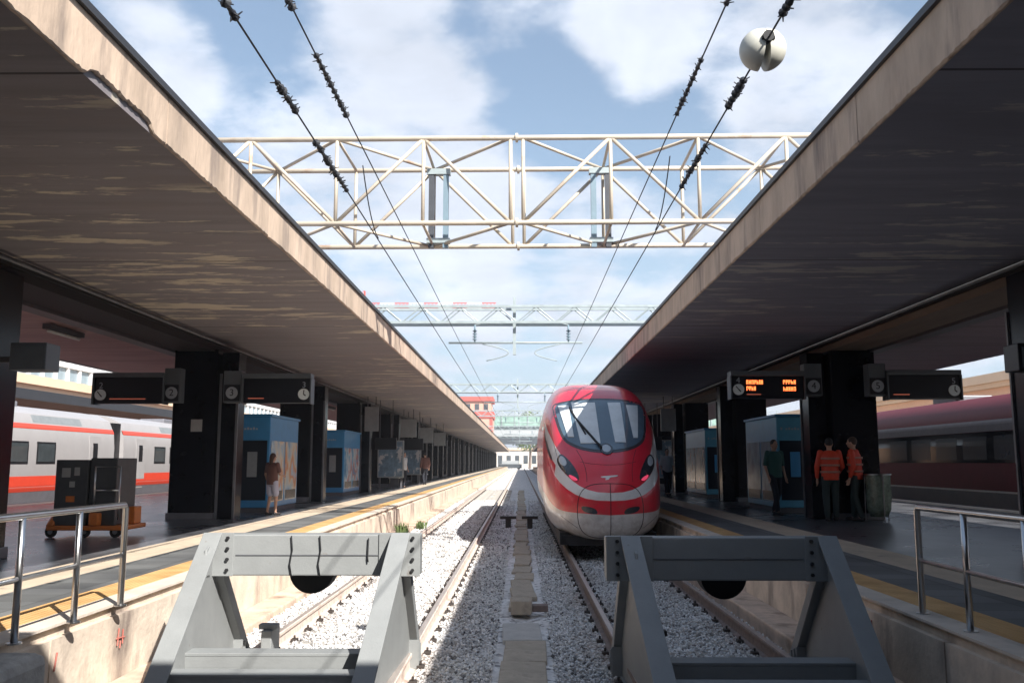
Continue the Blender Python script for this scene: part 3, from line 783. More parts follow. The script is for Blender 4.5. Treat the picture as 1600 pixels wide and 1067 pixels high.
# ------------------------------------------------------------------ buffer stops
def buffer_stop(cx, Yb, label, mat, cables, mirror, wl=.9, wr=1.0):
    t = thing('buffer_stop', label, 'buffer stop', (cx, Yb, 0), group='buffer stops at the track ends')
    zt, zb = 1.14, .785
    MB().box(-wl, wr, -.11, .11, zb, zt).build('beam', mat, t, bevel=.012)
    MB().box(-wl + .28, wr - .28, -.117, -.111, (zb + zt) / 2 - .004, (zb + zt) / 2 + .004).build('beam_seam', 'pillar_trim', t)
    for s in (-1, 1): MB().box(*sorted((s * .64, (wr + .003) if s > 0 else -(wl + .003))), -.124, -.1105, zb - .003, zt + .012).build('end_plate', mat, t, bevel=.004)
    for s in (-1, 1):
        x = s * .83
        # front raking flange: from the beam top toward the camera
        d = Vector((0, -1.75, -1.25)).normalized(); nrm = Vector((0, -d.z, d.y)) * -1
        a0 = Vector((x, -.10, zt + .0)); a1 = Vector((x - s * .11, -1.95, -.17))
        nn = Vector((0, -(a1.z - a0.z), (a1.y - a0.y))).normalized()
        hw = .082
        th = .022
        vs = [];
        for p in (a0, a1):
            for dx in (-hw, hw):
                for q in (0, th): vs.append(p + Vector((dx, 0, 0)) + nn * (-q))
        MB().add(vs, [(0, 1, 3, 2), (4, 6, 7, 5), (0, 4, 5, 1), (2, 3, 7, 6), (0, 2, 6, 4), (1, 5, 7, 3)]).build('raking_leg', mat, t, bevel=.004)
        # triangular web plate
        pl = [(-.13, zt - .06), (-1.92, -.15), (.62, -.15), (.98, -.15), (.13, zt - .32)]
        pl = [(-.13, zt - .045), (-.126, zb - .02), (.02, zb - .02), (.72, -.12), (-1.90, -.16)]
        pl = [(-.14, zt - .05), (-1.93, -.165), (.55, -.165), (.7, .02), (.06, zb - .004), (-.126, zb - .004), (-.126, zt - .05)]
        MB().add([(x + e - s * .11 * max(0, (-.13 - y_)) / 1.82, y_, z_) for e in (-.012, .012) for (y_, z_) in pl], [tuple(range(7)), tuple(range(13, 6, -1))] + [(i, i + 7, (i + 1) % 7 + 7, (i + 1) % 7) for i in range(7)]).build('web_plate', mat, t)
        # rear leg leaning back to the rail
        MB().add([(x + dx, y, z) for dx in (-.085, .085) for (y, z) in ((-.05, zb - .003), (.1, zb - .003), (.98, -.15), (.82, -.15))],
                 [(0, 1, 2, 3), (7, 6, 5, 4), (0, 4, 5, 1), (1, 5, 6, 2), (2, 6, 7, 3), (3, 7, 4, 0)]).build('rear_leg', mat, t, bevel=.005)
        # ribs at the rear leg foot
        for k in range(3): MB().box(x - .1, x + .1, .55 + k * .09, .565 + k * .09, -.14, .12 - k * .03).build('foot_rib', mat, t)
        # bolts
        for k in range(4):
            bx = (.94 if wr > .95 else .69) if s > 0 else -(.94 if wl > .95 else .69)
            z = zb + .05 + k * .092
            MB().tube([(bx, -.124, z), (bx, -.146, z)], .016, 6).build('bolt', 'rubber', t)
        # lug with rounded top on the web
        if s < 0:
            pts = [(-.22, zb + .02), (-.22, zb + .19), (-.24, zb + .245), (-.29, zb + .265), (-.34, zb + .245), (-.36, zb + .19), (-.36, zb + .02)]
            MB().prism(pts, 'x', x + .0125, x + .034).build('lug_plate', mat, t, bevel=.004)
    # low cross channels between the legs
    for y, z, x0, x1 in ((-.72, .12, -.79, .79), (-1.16, .055, -.76, .76)):
        MB().box(x0, x1, y - .1, y + .1, z + .13, z + .155).build('cross_channel', mat, t, bevel=.004)
        c = t.children[-1]
        MB().box(x0, x1, y - .1, y - .085, z + .045, z + .129).build('channel_web', mat, c)
        MB().box(x0, x1, y - .1, y + .1, z + .026, z + .044).build('channel_flange', mat, c)
    # shoes clamping the rails
    for s in (-1, 1):
        MB().box(s * .75 - .11, s * .75 + .11, .3, 1.05, -.15, -.135).build('rail_shoe', mat, t)
    # rail-end clamp inside the frame
    MB().box(-.56, -.46, .55, .85, -.16, .2).box(-.6, -.42, .6, .7, .2, .25).build('rail_clamp', 'clip' if mirror else 'buffer_grey', t, bevel=.01)
    # central buffer disc behind the beam
    MB().tube([(0, .115, .80), (0, .34, .80)], .2, 32).build('buffer_disc', 'rubber', t, smooth=True, sharp=40)
    if cables:
        for x in (-.13, .12):
            MB().tube([(x, -.127, zt - .01), (x + .012, -.13, zt - .13), (x - .008, -.13, zb + .1), (x + .01, -.127, zb - .005)], .0055, 8).build('cable_loop', 'rubber', t, smooth=True)
        # short chain on the right leg
        MB().tube([(.55, -.127, zt - .03), (.545, -.13, zt - .2), (.55, -.13, zb + .12)], .006, 8).build('cable_loop', 'rubber', t, smooth=True)
    return t
buffer_stop(-1.89, 8.15, 'sunlit light grey steel buffer stop closing the left track', 'buffer_grey', True, False, .9, 1.0)
buffer_stop(1.75, 7.85, 'shaded buffer stop closing the right track, in front of the red train', 'buffer_grey', False, True, 1.03, .9)

# ------------------------------------------------------------------ wheelchair lift cart
def lift():
    t = thing('wheelchair_lift', 'dark grey mobile lift with orange wheeled base on left platform', 'lift', (-7.1, 15.0, PLAT))
    MB().box(-.72, .72, -.45, .55, .12, .2).build('base_frame', 'orange_paint', t, bevel=.02)
    MB().box(-.62, -.02, -.4, .5, .2, 1.32).build('side_panel', 'cart_dark', t, bevel=.015)
    MB().box(.0, .5, -.36, .5, .2, 1.35).build('side_panel', 'cart_dark', t, bevel=.015)
    for (x, z, w, h) in ((-.42, 1.1, .16, .16), (-.22, 1.12, .1, .14), (-.3, .9, .1, .1)):
        MB().box(x - w / 2, x + w / 2, -.406, -.401, z - h / 2, z + h / 2).build('label_sheet', 'label_pale', t)
    MB().box(-.4, -.24, -.407, -.402, .6, .7).build('label_sheet', 'orange_paint', t)
    for x in (-.64, -.02, .55):
        MB().tube([(x, -.42, .1), (x, -.36, .1)], .1, 18).build('wheel', 'tyre', t, smooth=True, sharp=40)
        w = t.children[-1]; MB().tube([(x, -.43, .1), (x, -.415, .1)], .045, 14).build('hub', 'steel', w)
    MB().tube([(-.64, -.44, .18), (-.64, -.3, .3)], .07, 10).build('wheel_guard', 'orange_paint', t, smooth=True)
    MB().box(.08, .26, -.5, -.3, .2, .42).build('wheel_guard', 'orange_paint', t, bevel=.03)
    mb = MB().tube([(.16, -.48, .45), (.16, -.48, 1.2), (.62, -.48, 1.2), (.62, -.48, .3)], .016, 10)
    mb.tube([(.16, -.48, .8), (.62, -.48, .8)], .014, 10)
    mb.build('guard_frame', 'steel', t, smooth=True)
    MB().box(.54, .68, .1, .4, .2, .5).build('motor_box', 'orange_paint', t, bevel=.02)
    t.scale = (.88, .88, .94); t.location.x = -7.02
    return t
lift()

# ------------------------------------------------------------------ overhead line gantries
def gantry_truss():
    t = thing('box_truss', 'cream painted tubular box truss spanning the tracks between the canopies', 'truss', (0, 17.35, 0), rotz=R(-.75))
    zt, zb, yf, yb = 1.77 + 6.13, 1.77 + 4.47, -.92, .95
    r = .051
    xs = [-.06 + d for d in (-.12, .12)]
    nodes = [-.06 + (.12 if k > 0 else -.12 if k < 0 else 0) + k * 1.66 + 0 for k in range(-5, 6)]
    def nx(k): return nodes[k + 5]
    for y in (yf, yb):
        for z in (zt, zb):
            MB().tube([(-9.3, y, z), (9.3, y, z)], r, 12).build('chord', 'truss_paint', t, smooth=True)
            MB().tube([(-.085, y, z), (-.035, y, z)], r * 1.75, 14).build('splice_flange', 'truss_paint', t, smooth=True, sharp=40)
    def mem(a, b, rr=.032, nm='brace'):
        MB().tube([a, b], rr, 9).build(nm, 'truss_paint', t, smooth=True)
    for y in (yf, yb):
        for k in range(-5, 6):
            if k == 0:
                for x in xs: mem((x, y, zb), (x, y, zt), .036, 'upright')
            else: mem((nx(k), y, zb), (nx(k), y, zt), .036, 'upright')
        for k in range(-5, 5):
            a, b = k, k + 1
            za = zb if a % 2 == 0 else zt; z2 = zb if b % 2 == 0 else zt
            xa = xs[1] if a == 0 else nx(a); xb = xs[0] if b == 0 else nx(b)
            mem((xa, y, za), (xb, y, z2), .037)
    for z in (zt, zb):
        for k in range(-5, 6):
            if k: mem((nx(k), yf, z), (nx(k), yb, z), .03, 'cross_strut')
        for k in range(-5, 5):
            a, b = k, k + 1
            ya = yf if a % 2 == 0 else yb; y2 = yf if b % 2 == 0 else yb
            xa = xs[1] if a == 0 else nx(a); xb = xs[0] if b == 0 else nx(b)
            mem((xa, ya, z), (xb, y2, z), .034)
    for x, m in ((-1.86, 'post_dark'), (-1.56, 'post_blue'), (1.5, 'post_blue'), (1.8, 'post_dark')):
        MB().box(x - .055, x + .055, .62, .74, zb - .1, zt - .12).build('drop_post', m, t)
    for x in (-1.71, 1.65):
        for z0, z1 in ((zt - .2, zt - .08), (zb, zb + .1)): MB().box(x - .24, x + .24, .60, .76, z0, z1).build('post_clamp', 'gantry_steel', t)
    for x in (-9.2, 9.2):
        for y in (yf, yb): MB().tube([(x, y, TOPC), (x, y, zb)], .08, 10).build('post', 'truss_paint', t, smooth=True)
gantry_truss()

def gantry_far():
    t = thing('catenary_gantry', 'grey lattice gantry with hanging mast and registration arms', 'gantry', (0, 28.9, 0), group='overhead line gantries down the tracks')
    zt, zb = 1.77 + 5.0, 1.77 + 4.48
    for y in (-.3, .3):
        for z in (zt, zb): MB().box(-9, 9, y - .04, y + .04, z - .04, z + .04).build('chord', 'gantry_steel', t)
        mb = MB(); x = -8.8; up = True
        while x < 8.8:
            mb.tube([(x, y, zb if up else zt), (x + .62, y, zt if up else zb)], .022, 6); x += .62; up = not up
        mb.build('lacing', 'gantry_steel', t)
    MB().box(-.26, -.16, -.05, .05, 1.77 + 3.45, 1.77 + 5.35).build('mast', 'gantry_steel', t)
    MB().tube([(-2.35, 0, 5.62), (2.0, 0, 5.62)], .035, 8).build('crossbar', 'gantry_steel', t, smooth=True)
    for s, x in ((-1, -1.5), (1, 1.55)):
        MB().tube([(x, 0, 5.62), (x, 0, 6.2)], .03, 8).build('insulator', 'post_blue', t, smooth=True)
        i0 = t.children[-1]
        mb = MB()
        for k in range(4): mb.tube([(x, 0, 5.72 + k * .09), (x, 0, 5.75 + k * .09)], .07, 12)
        mb.build('insulator_shed', 'post_blue', i0, smooth=True, sharp=40)
        pts = []
        for k in range(14):
            a = k / 13; xx = x + .25 * -s + s * -.85 * math.sin(a * math.pi * .95) * 1.0; zz = 5.58 - .55 * a
            pts.append((xx, 0, zz))
        MB().tube(pts, .018, 6).build('registration_arm', 'gantry_steel', t, smooth=True)
        MB().tube([(x - s * .2, 0, zb), (x, 0, 6.2)], .018, 6).build('stay', 'gantry_steel', t)
    for x in (-8.9, 8.9): MB().box(x - .12, x + .12, -.12, .12, TOPC, zb).build('post', 'gantry_steel', t)
    return t
g = gantry_far()
for i, y in enumerate((58.0, 88.0, 125.0, 165.0)):
    dup(g, (0, y, 0), label=('second grey gantry, beyond the one with the hanging mast', 'third grey gantry, small above the distant tracks', 'fourth small gantry near the end of the canopies', 'farthest tiny gantry in front of the bridge')[i])

# overhead wires with their spiked insulators
def wire(x, H0, label, clusters, sp):
    z = 1.77 + H0
    t = thing('overhead_wire', label, 'wire', (x, 0, 0), group='overhead wires')
    def zz(y): return z + .02 * math.sin(y * .18)
    MB().tube([(0, y, zz(y)) for y in [-4 + 2.5 * k for k in range(96)]], .008, 6).build('cable', 'cable', t, smooth=True)
    for (y0, y1, n) in clusters:
        mb = MB()
        for k in range(n):
            y = y0 + (y1 - y0) * (k + random.uniform(-.25, .25)) / max(1, n - 1)
            c = Vector((0, y, zz(y)))
            mb.tube([c - Vector((0, .03, 0)), c - Vector((0, .01, 0)), c + Vector((0, .012, 0)), c + Vector((0, .03, 0))], [.012, .032 * random.uniform(.6, 1.2), .025, .012], 8)
            for _ in range(3):
                a = random.uniform(0, 6.28); L = random.uniform(.03, .062)
                d = Vector((math.cos(a), random.uniform(-.4, .4), math.sin(a))).normalized() * L
                mb.tube([c, c + d], [.008, .004], 5)
        mb.tube([(0, y0, zz(y0)), (0, y1, zz(y1))], .016, 8)
        mb.build('insulator_string', 'cable', t)
    return t
def yat(H, dv): return (1414 * H / dv - .1335 * H) / .991
HA, HB, HC, HD = 2.78, 3.55, 3.75, 2.88
wire(CTR_L, HA, 'outer left overhead wire with three dark insulator strings', [(yat(HA, 716), yat(HA, 692), 3), (yat(HA, 590), yat(HA, 548), 7), (yat(HA, 497), yat(HA, 424), 13)], 1)
wire(CTR_L, HB, 'inner left overhead wire, higher, with a long insulator string', [(yat(HB, 722), yat(HB, 707), 2), (yat(HB, 634), yat(HB, 540), 12)], 1)
wire(CTR_R, HC, 'inner right overhead wire, higher, with a long insulator string', [(yat(HC, 722), yat(HC, 712), 2), (yat(HC, 622), yat(HC, 541), 11)], 1)
wire(CTR_R, HD, 'outer right overhead wire that carries the split white ball', [(yat(HD, 718), yat(HD, 696), 4), (yat(HD, 590), yat(HD, 550), 7), (yat(HD, 492), yat(HD, 428), 12)], 1)
# split white ball on the right wire
def ball():
    y = yat(HD, 642); t = thing('wire_ball', 'split white ball clamped on the outer right wire', 'ball', (CTR_R, y, 1.77 + HD))
    r = .148
    for s in (-1, 1):
        mb = MB(); nu, nv = 20, 12; vs = []; fs = []
        for j in range(nv + 1):
            ph = math.pi / 2 * j / nv
            for i in range(nu):
                th = 2 * math.pi * i / nu
                vs.append((s * (.014 + r * math.cos(ph)) if j < nv else s * .014, r * math.sin(ph) * math.cos(th), r * math.sin(ph) * math.sin(th)))
        for j in range(nv):
            for i in range(nu): fs.append((j * nu + i, j * nu + (i + 1) % nu, (j + 1) * nu + (i + 1) % nu, (j + 1) * nu + i))
        fs.append(tuple(nv * nu + i for i in range(nu)))
        o = mb.add(vs, fs).build('shell', 'ball_white', t, smooth=True, sharp=50)
        o.rotation_euler.y = -s * R(6)
    MB().tube([(0, -r - .02, .03), (0, -r + .04, .03)], .04, 10).tube([(-.045, -r + .0, .02), (.045, -r + .0, .02)], .014, 8).build('clamp', 'rubber', t)
ball()
# slack jumper cables hanging at the truss
for x, y, lab in ((CTR_L, 9.9, 'slack jumper loop beside the left wires below the truss'), (CTR_R, 9.9, 'slack jumper loop beside the right wires below the truss')):
    mb = MB().tube([(x, y + 1.2 * k / 8, 1.77 + (2.82 if x < 0 else 2.92) + .55 * (1 - k / 8) ** 2) for k in range(9)], .007, 6)
    tag(mb.build('jumper_cable', 'cable', smooth=True), lab, 'cable', 'jumper cables')

# ------------------------------------------------------------------ the red high-speed train
PI_ = math.pi
def red_train():
    TX, TY = 1.71, 17.35
    t = thing('red_train', 'red high speed train with silver smile band standing on the right track', 'train', (TX, TY, 0), rotz=R(-.55))
    st = [(0, .03, 1.03, .99), (.012, .3, 1.19, .74), (.04, .47, 1.29, .58), (.1, .67, 1.42, .44), (.22, .85, 1.58, .34), (.42, .98, 1.77, .28), (.7, 1.07, 1.96, .25),
          (1.05, 1.14, 2.16, .23), (1.5, 1.205, 2.44, .22), (2.0, 1.25, 2.76, .22), (2.5, 1.275, 3.06, .22), (3.0, 1.29, 3.29, .22), (3.6, 1.3, 3.49, .22), (4.4, 1.3, 3.62, .22), (5.6, 1.3, 3.72, .22), (7, 1.3, 3.75, .22), (19.2, 1.3, 3.75, .22)]
    A = np.array(st); A[:, 1] *= .955
    # resample: smooth monotone interpolation, dense over the nose
    def cub(x, xp, fp):
        i = np.clip(np.searchsorted(xp, x) - 1, 0, len(xp) - 2)
        h = np.diff(xp); d = np.diff(fp) / h
        m = np.zeros(len(xp)); m[0] = d[0]; m[-1] = d[-1]
        for k in range(1, len(xp) - 1):
            m[k] = 0 if d[k - 1] * d[k] <= 0 else 2 * d[k - 1] * d[k] / (d[k - 1] + d[k])
        tt = (x - xp[i]) / h[i]
        return ((2 * tt ** 3 - 3 * tt ** 2 + 1) * fp[i] + (tt ** 3 - 2 * tt ** 2 + tt) * h[i] * m[i] + (-2 * tt ** 3 + 3 * tt ** 2) * fp[i + 1] + (tt ** 3 - tt ** 2) * h[i] * m[i + 1])
    yy = np.concatenate([7 * np.linspace(0, 1, 110) ** 2.2, np.linspace(7.3, 19.2, 40)])
    W = cub(yy, A[:, 0], A[:, 1]); T = cub(yy, A[:, 0], A[:, 2]); B = cub(yy, A[:, 0], A[:, 3])
    NR = 168
    vs = []
    for k, y in enumerate(yy):
        q = min(1, y / 2.4)
        zc = B[k] + (T[k] - B[k]) * (.5 - .1 * q)
        nu_ = 2.3 + 1.75 * q; nl = 2.5 + 1.6 * q
        for i in range(NR):
            a = 2 * math.pi * i / NR; c, s_ = math.cos(a), math.sin(a)
            e = 2 / (nu_ if s_ > 0 else nl)
            x = W[k] * math.copysign(abs(c) ** e, c)
            z = zc + (T[k] - zc if s_ > 0 else zc - B[k]) * math.copysign(abs(s_) ** e, s_)
            # tuck the skirt in below the platform level
            if z < .65: x *= 1 - .07 * (.65 - z) / .45 * q
            vs.append((x, y, z))
    fs = [(k * NR + i, k * NR + (i + 1) % NR, (k + 1) * NR + (i + 1) % NR, (k + 1) * NR + i) for k in range(len(yy) - 1) for i in range(NR)]
    fs.append(tuple(range(NR))); fs.append(tuple((len(yy) - 1) * NR + i for i in range(NR)))
    V = np.array(vs)
    def seg_dist(P, poly, ws):
        best = np.full(len(P), -9.0)
        for (a, b, wa, wb) in zip(poly[:-1], poly[1:], ws[:-1], ws[1:]):
            a = np.array(a); b = np.array(b); ab = b - a
            tt = np.clip(((P - a) @ ab) / (ab @ ab), 0, 1)
            d = np.linalg.norm(P - (a + tt[:, None] * ab), axis=1)
            best = np.maximum(best, (wa + (wb - wa) * tt) - d)
        return best
    tree = BVHTree.FromPolygons(vs, fs)
    def surf(x, z):
        h, n, i, d = tree.ray_cast(Vector((x, -3, z)), Vector((0, 1, 0)))
        return h, n
    def onside(y, z):
        h, n, i, d = tree.ray_cast(Vector((3, y, z)), Vector((-1, 0, 0)))
        return h
    P = V.copy(); P[:, 0] = np.abs(P[:, 0])
    cl = []
    for (x, z) in ((0, 1.115), (.25, 1.125), (.45, 1.165), (.62, 1.235), (.76, 1.33), (.9, 1.46), (1.0, 1.6)):
        h, _ = surf(x, z); cl.append((h.x, h.y, h.z))
    for (y, z) in ((.95, 1.78), (1.5, 2.0), (2.1, 2.25), (2.8, 2.5), (3.6, 2.72)):
        h = onside(y, z); cl.append((h.x, h.y, h.z))
    silver = seg_dist(P, cl, [.075, .078, .085, .09, .095, .10, .105, .11, .12, .11, .08, .01])
    bl = [(p[0], p[1] , p[2] - .135) for p in cl[5:]]
    black = seg_dist(P, bl, [.004, .02, .035, .055, .06, .045, .005][:len(bl)])
    q = np.clip(V[:, 1] / 2.6, 0, 1); q = q * q * (3 - 2 * q)
    cream = (.77 + .06 * P[:, 0] + .27 * q) - V[:, 2]
    roofg = np.minimum(V[:, 2] - 3.28, V[:, 1] - 6.2)
    me = bpy.data.meshes.new('body'); me.from_pydata(vs, [], fs)
    me.polygons.foreach_set('use_smooth', [True] * len(me.polygons))
    for nm, arr in (('silver', silver), ('black', black), ('cream', cream), ('roofg', roofg)):
        a = me.attributes.new(nm, 'FLOAT', 'POINT'); a.data.foreach_set('value', arr.astype(np.float32))
    m, nt, n, l, b = new_mat('train_paint')
    tcn = n.new('ShaderNodeTexCoord'); nz = n.new('ShaderNodeTexNoise'); nz.inputs['Scale'].default_value = 2.5; nz.inputs['Detail'].default_value = 6
    l.new(tcn.outputs['Object'], nz.inputs['Vector'])
    rr = ramp(n, [(.3, (.64, .016, .035)), (.7, (.74, .02, .045))]); l.new(nz.outputs['Fac'], rr.inputs['Fac'])
    c = rr.outputs['Color']
    for nm, colr in (('cream', (.60, .58, .56)), ('silver', (.72, .71, .70)), ('black', (.03, .02, .025)), ('roofg', (.2, .2, .22))):
        at = n.new('ShaderNodeAttribute'); at.attribute_name = nm
        mr = n.new('ShaderNodeMapRange'); mr.inputs['From Min'].default_value = -.004; mr.inputs['From Max'].default_value = .004; l.new(at.outputs['Fac'], mr.inputs['Value'])
        mx = n.new('ShaderNodeMix'); mx.data_type = 'RGBA'; l.new(mr.outputs[0], mx.inputs['Factor']); l.new(c, mx.inputs['A']); mx.inputs['B'].default_value = (*colr, 1)
        c = mx.outputs['Result']
    sp_ = n.new('ShaderNodeSeparateXYZ'); l.new(tcn.outputs['Object'], sp_.inputs[0])
    gz = n.new('ShaderNodeMapRange'); l.new(sp_.outputs['Z'], gz.inputs['Value']); gz.inputs['From Min'].default_value = 1.5; gz.inputs['From Max'].default_value = .2; gz.inputs['To Max'].default_value = .75
    gn = n.new('ShaderNodeTexNoise'); gn.inputs['Scale'].default_value = 6; gn.inputs['Detail'].default_value = 8; gn.inputs['Roughness'].default_value = .7; l.new(tcn.outputs['Object'], gn.inputs['Vector'])
    gr = ramp(n, [(.42, (0, 0, 0)), (.72, (1, 1, 1))]); l.new(gn.outputs['Fac'], gr.inputs['Fac'])
    gm = n.new('ShaderNodeMath'); gm.operation = 'MULTIPLY'; l.new(gz.outputs[0], gm.inputs[0]); l.new(gr.outputs['Color'], gm.inputs[1])
    gx = n.new('ShaderNodeMix'); gx.data_type = 'RGBA'; l.new(gm.outputs[0], gx.inputs['Factor']); l.new(c, gx.inputs['A']); gx.inputs['B'].default_value = (.17, .12, .09, 1)
    c = gx.outputs['Result']
    l.new(c, b.inputs['Base Color']); b.inputs['Roughness'].default_value = .32; b.inputs['Coat Weight'].default_value = .5; b.inputs['Coat Roughness'].default_value = .1
    me.materials.append(m)
    bm = bmesh.new(); bm.from_mesh(me); bmesh.ops.recalc_face_normals(bm, faces=bm.faces); bm.to_mesh(me); bm.free()
    o = bpy.data.objects.new('body', me); col.objects.link(o); o.parent = t
    # patches laid on the nose surface, each with a rim that sinks into it
    def smooth_poly(pts, it=2):
        for _ in range(it):
            out = []
            for i in range(len(pts)):
                a, b_ = pts[i], pts[(i + 1) % len(pts)]
                out.append((a[0] * .75 + b_[0] * .25, a[1] * .75 + b_[1] * .25)); out.append((a[0] * .25 + b_[0] * .75, a[1] * .25 + b_[1] * .75))
            pts = out
        return pts
    def patch(name, pts, mat, off=.006, parent=t, it=2, rings=12):
        pts = smooth_poly(pts, it); n_ = len(pts)
        cx = sum(p[0] for p in pts) / n_; cz = sum(p[1] for p in pts) / n_
        pv = []; 
        def put(x, z, o_):
            h, nn = surf(x, z)
            if h is None:
                h = Vector((x, 2.5, z)); nn = Vector((0, -1, 0))
            if nn.y > 0: nn = -nn
            pv.append(h + nn * o_)
        for p in pts: put(p[0], p[1], -.02)
        for r_ in range(rings):
            f = 1 - r_ / rings
            for p in pts: put(cx + (p[0] - cx) * f, cz + (p[1] - cz) * f, off)
        put(cx, cz, off)
        ff = []
        for r_ in range(rings):
            for i in range(n_): ff.append((r_ * n_ + i, r_ * n_ + (i + 1) % n_, (r_ + 1) * n_ + (i + 1) % n_, (r_ + 1) * n_ + i))
        L = len(pv) - 1
        for i in range(n_): ff.append((rings * n_ + i, rings * n_ + (i + 1) % n_, L))
        return MB().add(pv, ff).build(name, mat, parent, smooth=True, sharp=50)
    half = [(0, 2.0), (.3, 2.02), (.58, 2.08), (.83, 2.21), (.93, 2.42), (1.0, 2.7), (1.04, 2.93), (1.02, 3.01), (.95, 3.05), (.5, 3.12), (0, 3.14)]
    half = [(x * .935, z) for x, z in half]
    full = half + [(-x, z) for x, z in half[-2:0:-1]]
    big = [(x * 1.06, 2.58 + (z - 2.58) * 1.09) for x, z in full]
    patch('windshield_surround', big, 'glass_surround', .004)
    ws = patch('windshield', full, 'glass_dark', .010, rings=12)
    # pale patches laid on the glass, reflections put in as colour
    def reflection_patch(x0, x1, x2, x3, z0, z1):      # bottom-left, bottom-right, top-right, top-left
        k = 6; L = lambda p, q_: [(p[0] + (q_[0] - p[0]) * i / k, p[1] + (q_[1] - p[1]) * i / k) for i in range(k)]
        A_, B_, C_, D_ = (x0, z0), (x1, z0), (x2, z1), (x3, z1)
        patch('painted_reflection', L(A_, B_) + L(B_, C_) + L(C_, D_) + L(D_, A_), 'glass_reflection', .024, ws, 0, 12)
    reflection_patch(-.50, -.10, -.10, -.62, 2.14, 3.06); reflection_patch(.20, .42, .46, .18, 2.16, 3.06); reflection_patch(.60, .69, .84, .58, 2.26, 3.0)
    reflection_patch(-.74, -.62, -.68, -.90, 2.28, 3.0)
    # wiper
    def tubeon(pts, r, off=.02): 
        res = []
        for (x, z) in pts:
            h, nn = surf(x, z)
            if nn.y > 0: nn = -nn
            res.append(h + nn * off)
        return MB().tube(res, r, 7)
    def lerp(a, b_, n_): return [(a[0] + (b_[0] - a[0]) * k / n_, a[1] + (b_[1] - a[1]) * k / n_) for k in range(n_ + 1)]
    mb = tubeon(lerp((-.1, 2.03), (-.52, 2.62), 8), .024, .04); o2 = tubeon(lerp((-.38, 2.32), (-.66, 2.93), 8), .017, .03)
    mb.add(o2.v, o2.f); mb.build('wiper', 'rubber', t, smooth=True)
    # round badge on the bonnet
    circ = [(.0 + .13 * math.cos(a), 2.03 + .115 * math.sin(a)) for a in [2 * math.pi * k / 20 for k in range(20)]]
    bd = patch('badge_rim', circ, 'lens_dark', .02, it=1, rings=4)
    patch('badge_face', [(x * .66, 2.03 + (z - 2.03) * .66) for x, z in circ], 'lens_pale', .024, bd, 1, 4)
    for s in (-1, 1):
        hl = [(-.99, 1.84), (-.92, 1.945), (-.81, 1.88), (-.64, 1.65), (-.57, 1.44), (-.655, 1.395), (-.83, 1.53), (-.965, 1.70)]
        hp = patch('headlight', [(-s * x * -1 if False else x * s, z) for x, z in hl], 'lens_dark', .008)
        patch('lamp', [(x * s, z) for x, z in [(-.95, 1.82), (-.905, 1.905), (-.835, 1.86), (-.79, 1.74), (-.85, 1.68), (-.93, 1.74)]], 'lens_pale', .013, hp, 2, 4)
        patch('tail_light', [(x * s, z) for x, z in [(-.78, 1.535), (-.66, 1.485), (-.6, 1.425), (-.655, 1.408), (-.75, 1.46)]], 'tail_pink', .013, hp, 1, 4)
        patch('lower_light', [(x * s, z) for x, z in [(-.58, .95), (-.3, .91), (-.24, .81), (-.3, .785), (-.52, .83)]], 'lens_dark', .006, t, 2, 4)
    # coupler hatch seams
    loop = []
    for k in range(49):
        a = 2 * math.pi * k / 48
        loop.append((.63 * math.copysign(abs(math.cos(a)) ** .55, math.cos(a)), .845 + .52 * math.copysign(abs(math.sin(a)) ** .75, math.sin(a))))
    pts = [(x, z) for x, z in loop if surf(x, z)[0] is not None]
    mb = MB(); run = []
    for x, z in loop:
        h, nn = surf(x, z)
        if h is None:
            if len(run) > 1: mb.tube(run, .008, 6)
            run = []
        else: run.append(h)
    if len(run) > 1: mb.tube(run, .008, 6)
    run = [surf(0, .36 + k * .05)[0] for k in range(21)]
    run = [h for h in run if h is not None]
    mb.tube(run, .007, 6)
    mb.build('hatch_seam', 'seam', t)
    mb = tubeon([(-.55 + .05 * k, 1.78 - .06 * (1 - (k - 11) ** 2 / 121.)) for k in range(23)], .004, .0); mb.build('bonnet_seam', 'seam', t)
    for s in (-1, 1):
        mb = tubeon([(s * (.6 - .16 * k / 12 - .05 * math.sin(k / 12 * PI_)), 2.02 - .62 * k / 12) for k in range(13)], .0045, .0); mb.build('bonnet_seam', 'seam', t)
        mb = tubeon([(s * (.98 + .1 * math.sin(k / 10 * PI_ / 2)), 1.9 + .7 * k / 10) for k in range(11)], .004, .0); mb.build('cheek_seam', 'seam', t)
        mb = tubeon([(s * (.62 + .32 * k / 10), .52 + .22 * k / 10) for k in range(11)], .004, .0); mb.build('skirt_seam', 'seam', t)
    # small white winged emblem on the nose
    em = patch('emblem', [(-.17, 1.5), (.03, 1.515), (.17, 1.525), (.14, 1.495), (.0, 1.48), (-.02, 1.44), (-.1, 1.43), (-.06, 1.47), (-.17, 1.478)], 'white_paint', .006, t, 1, 3)
    # snow plough and underframe, bogies
    MB().box(-.95, .95, .7, 18.6, .16, .4).build('underframe', 'underframe', t)
    MB().prism([(-.75, .16), (.75, .16), (.9, .35), (-.9, .35)], 'y', .45, .65).build('plough', 'underframe', t)
    for y in (3.2, 5.8, 13.5, 16.2):
        for x in (-.75, .75):
            MB().tube([(x - .06, y, .46), (x + .06, y, .46)], .46, 28).build('wheel', 'underframe', t, smooth=True, sharp=40)
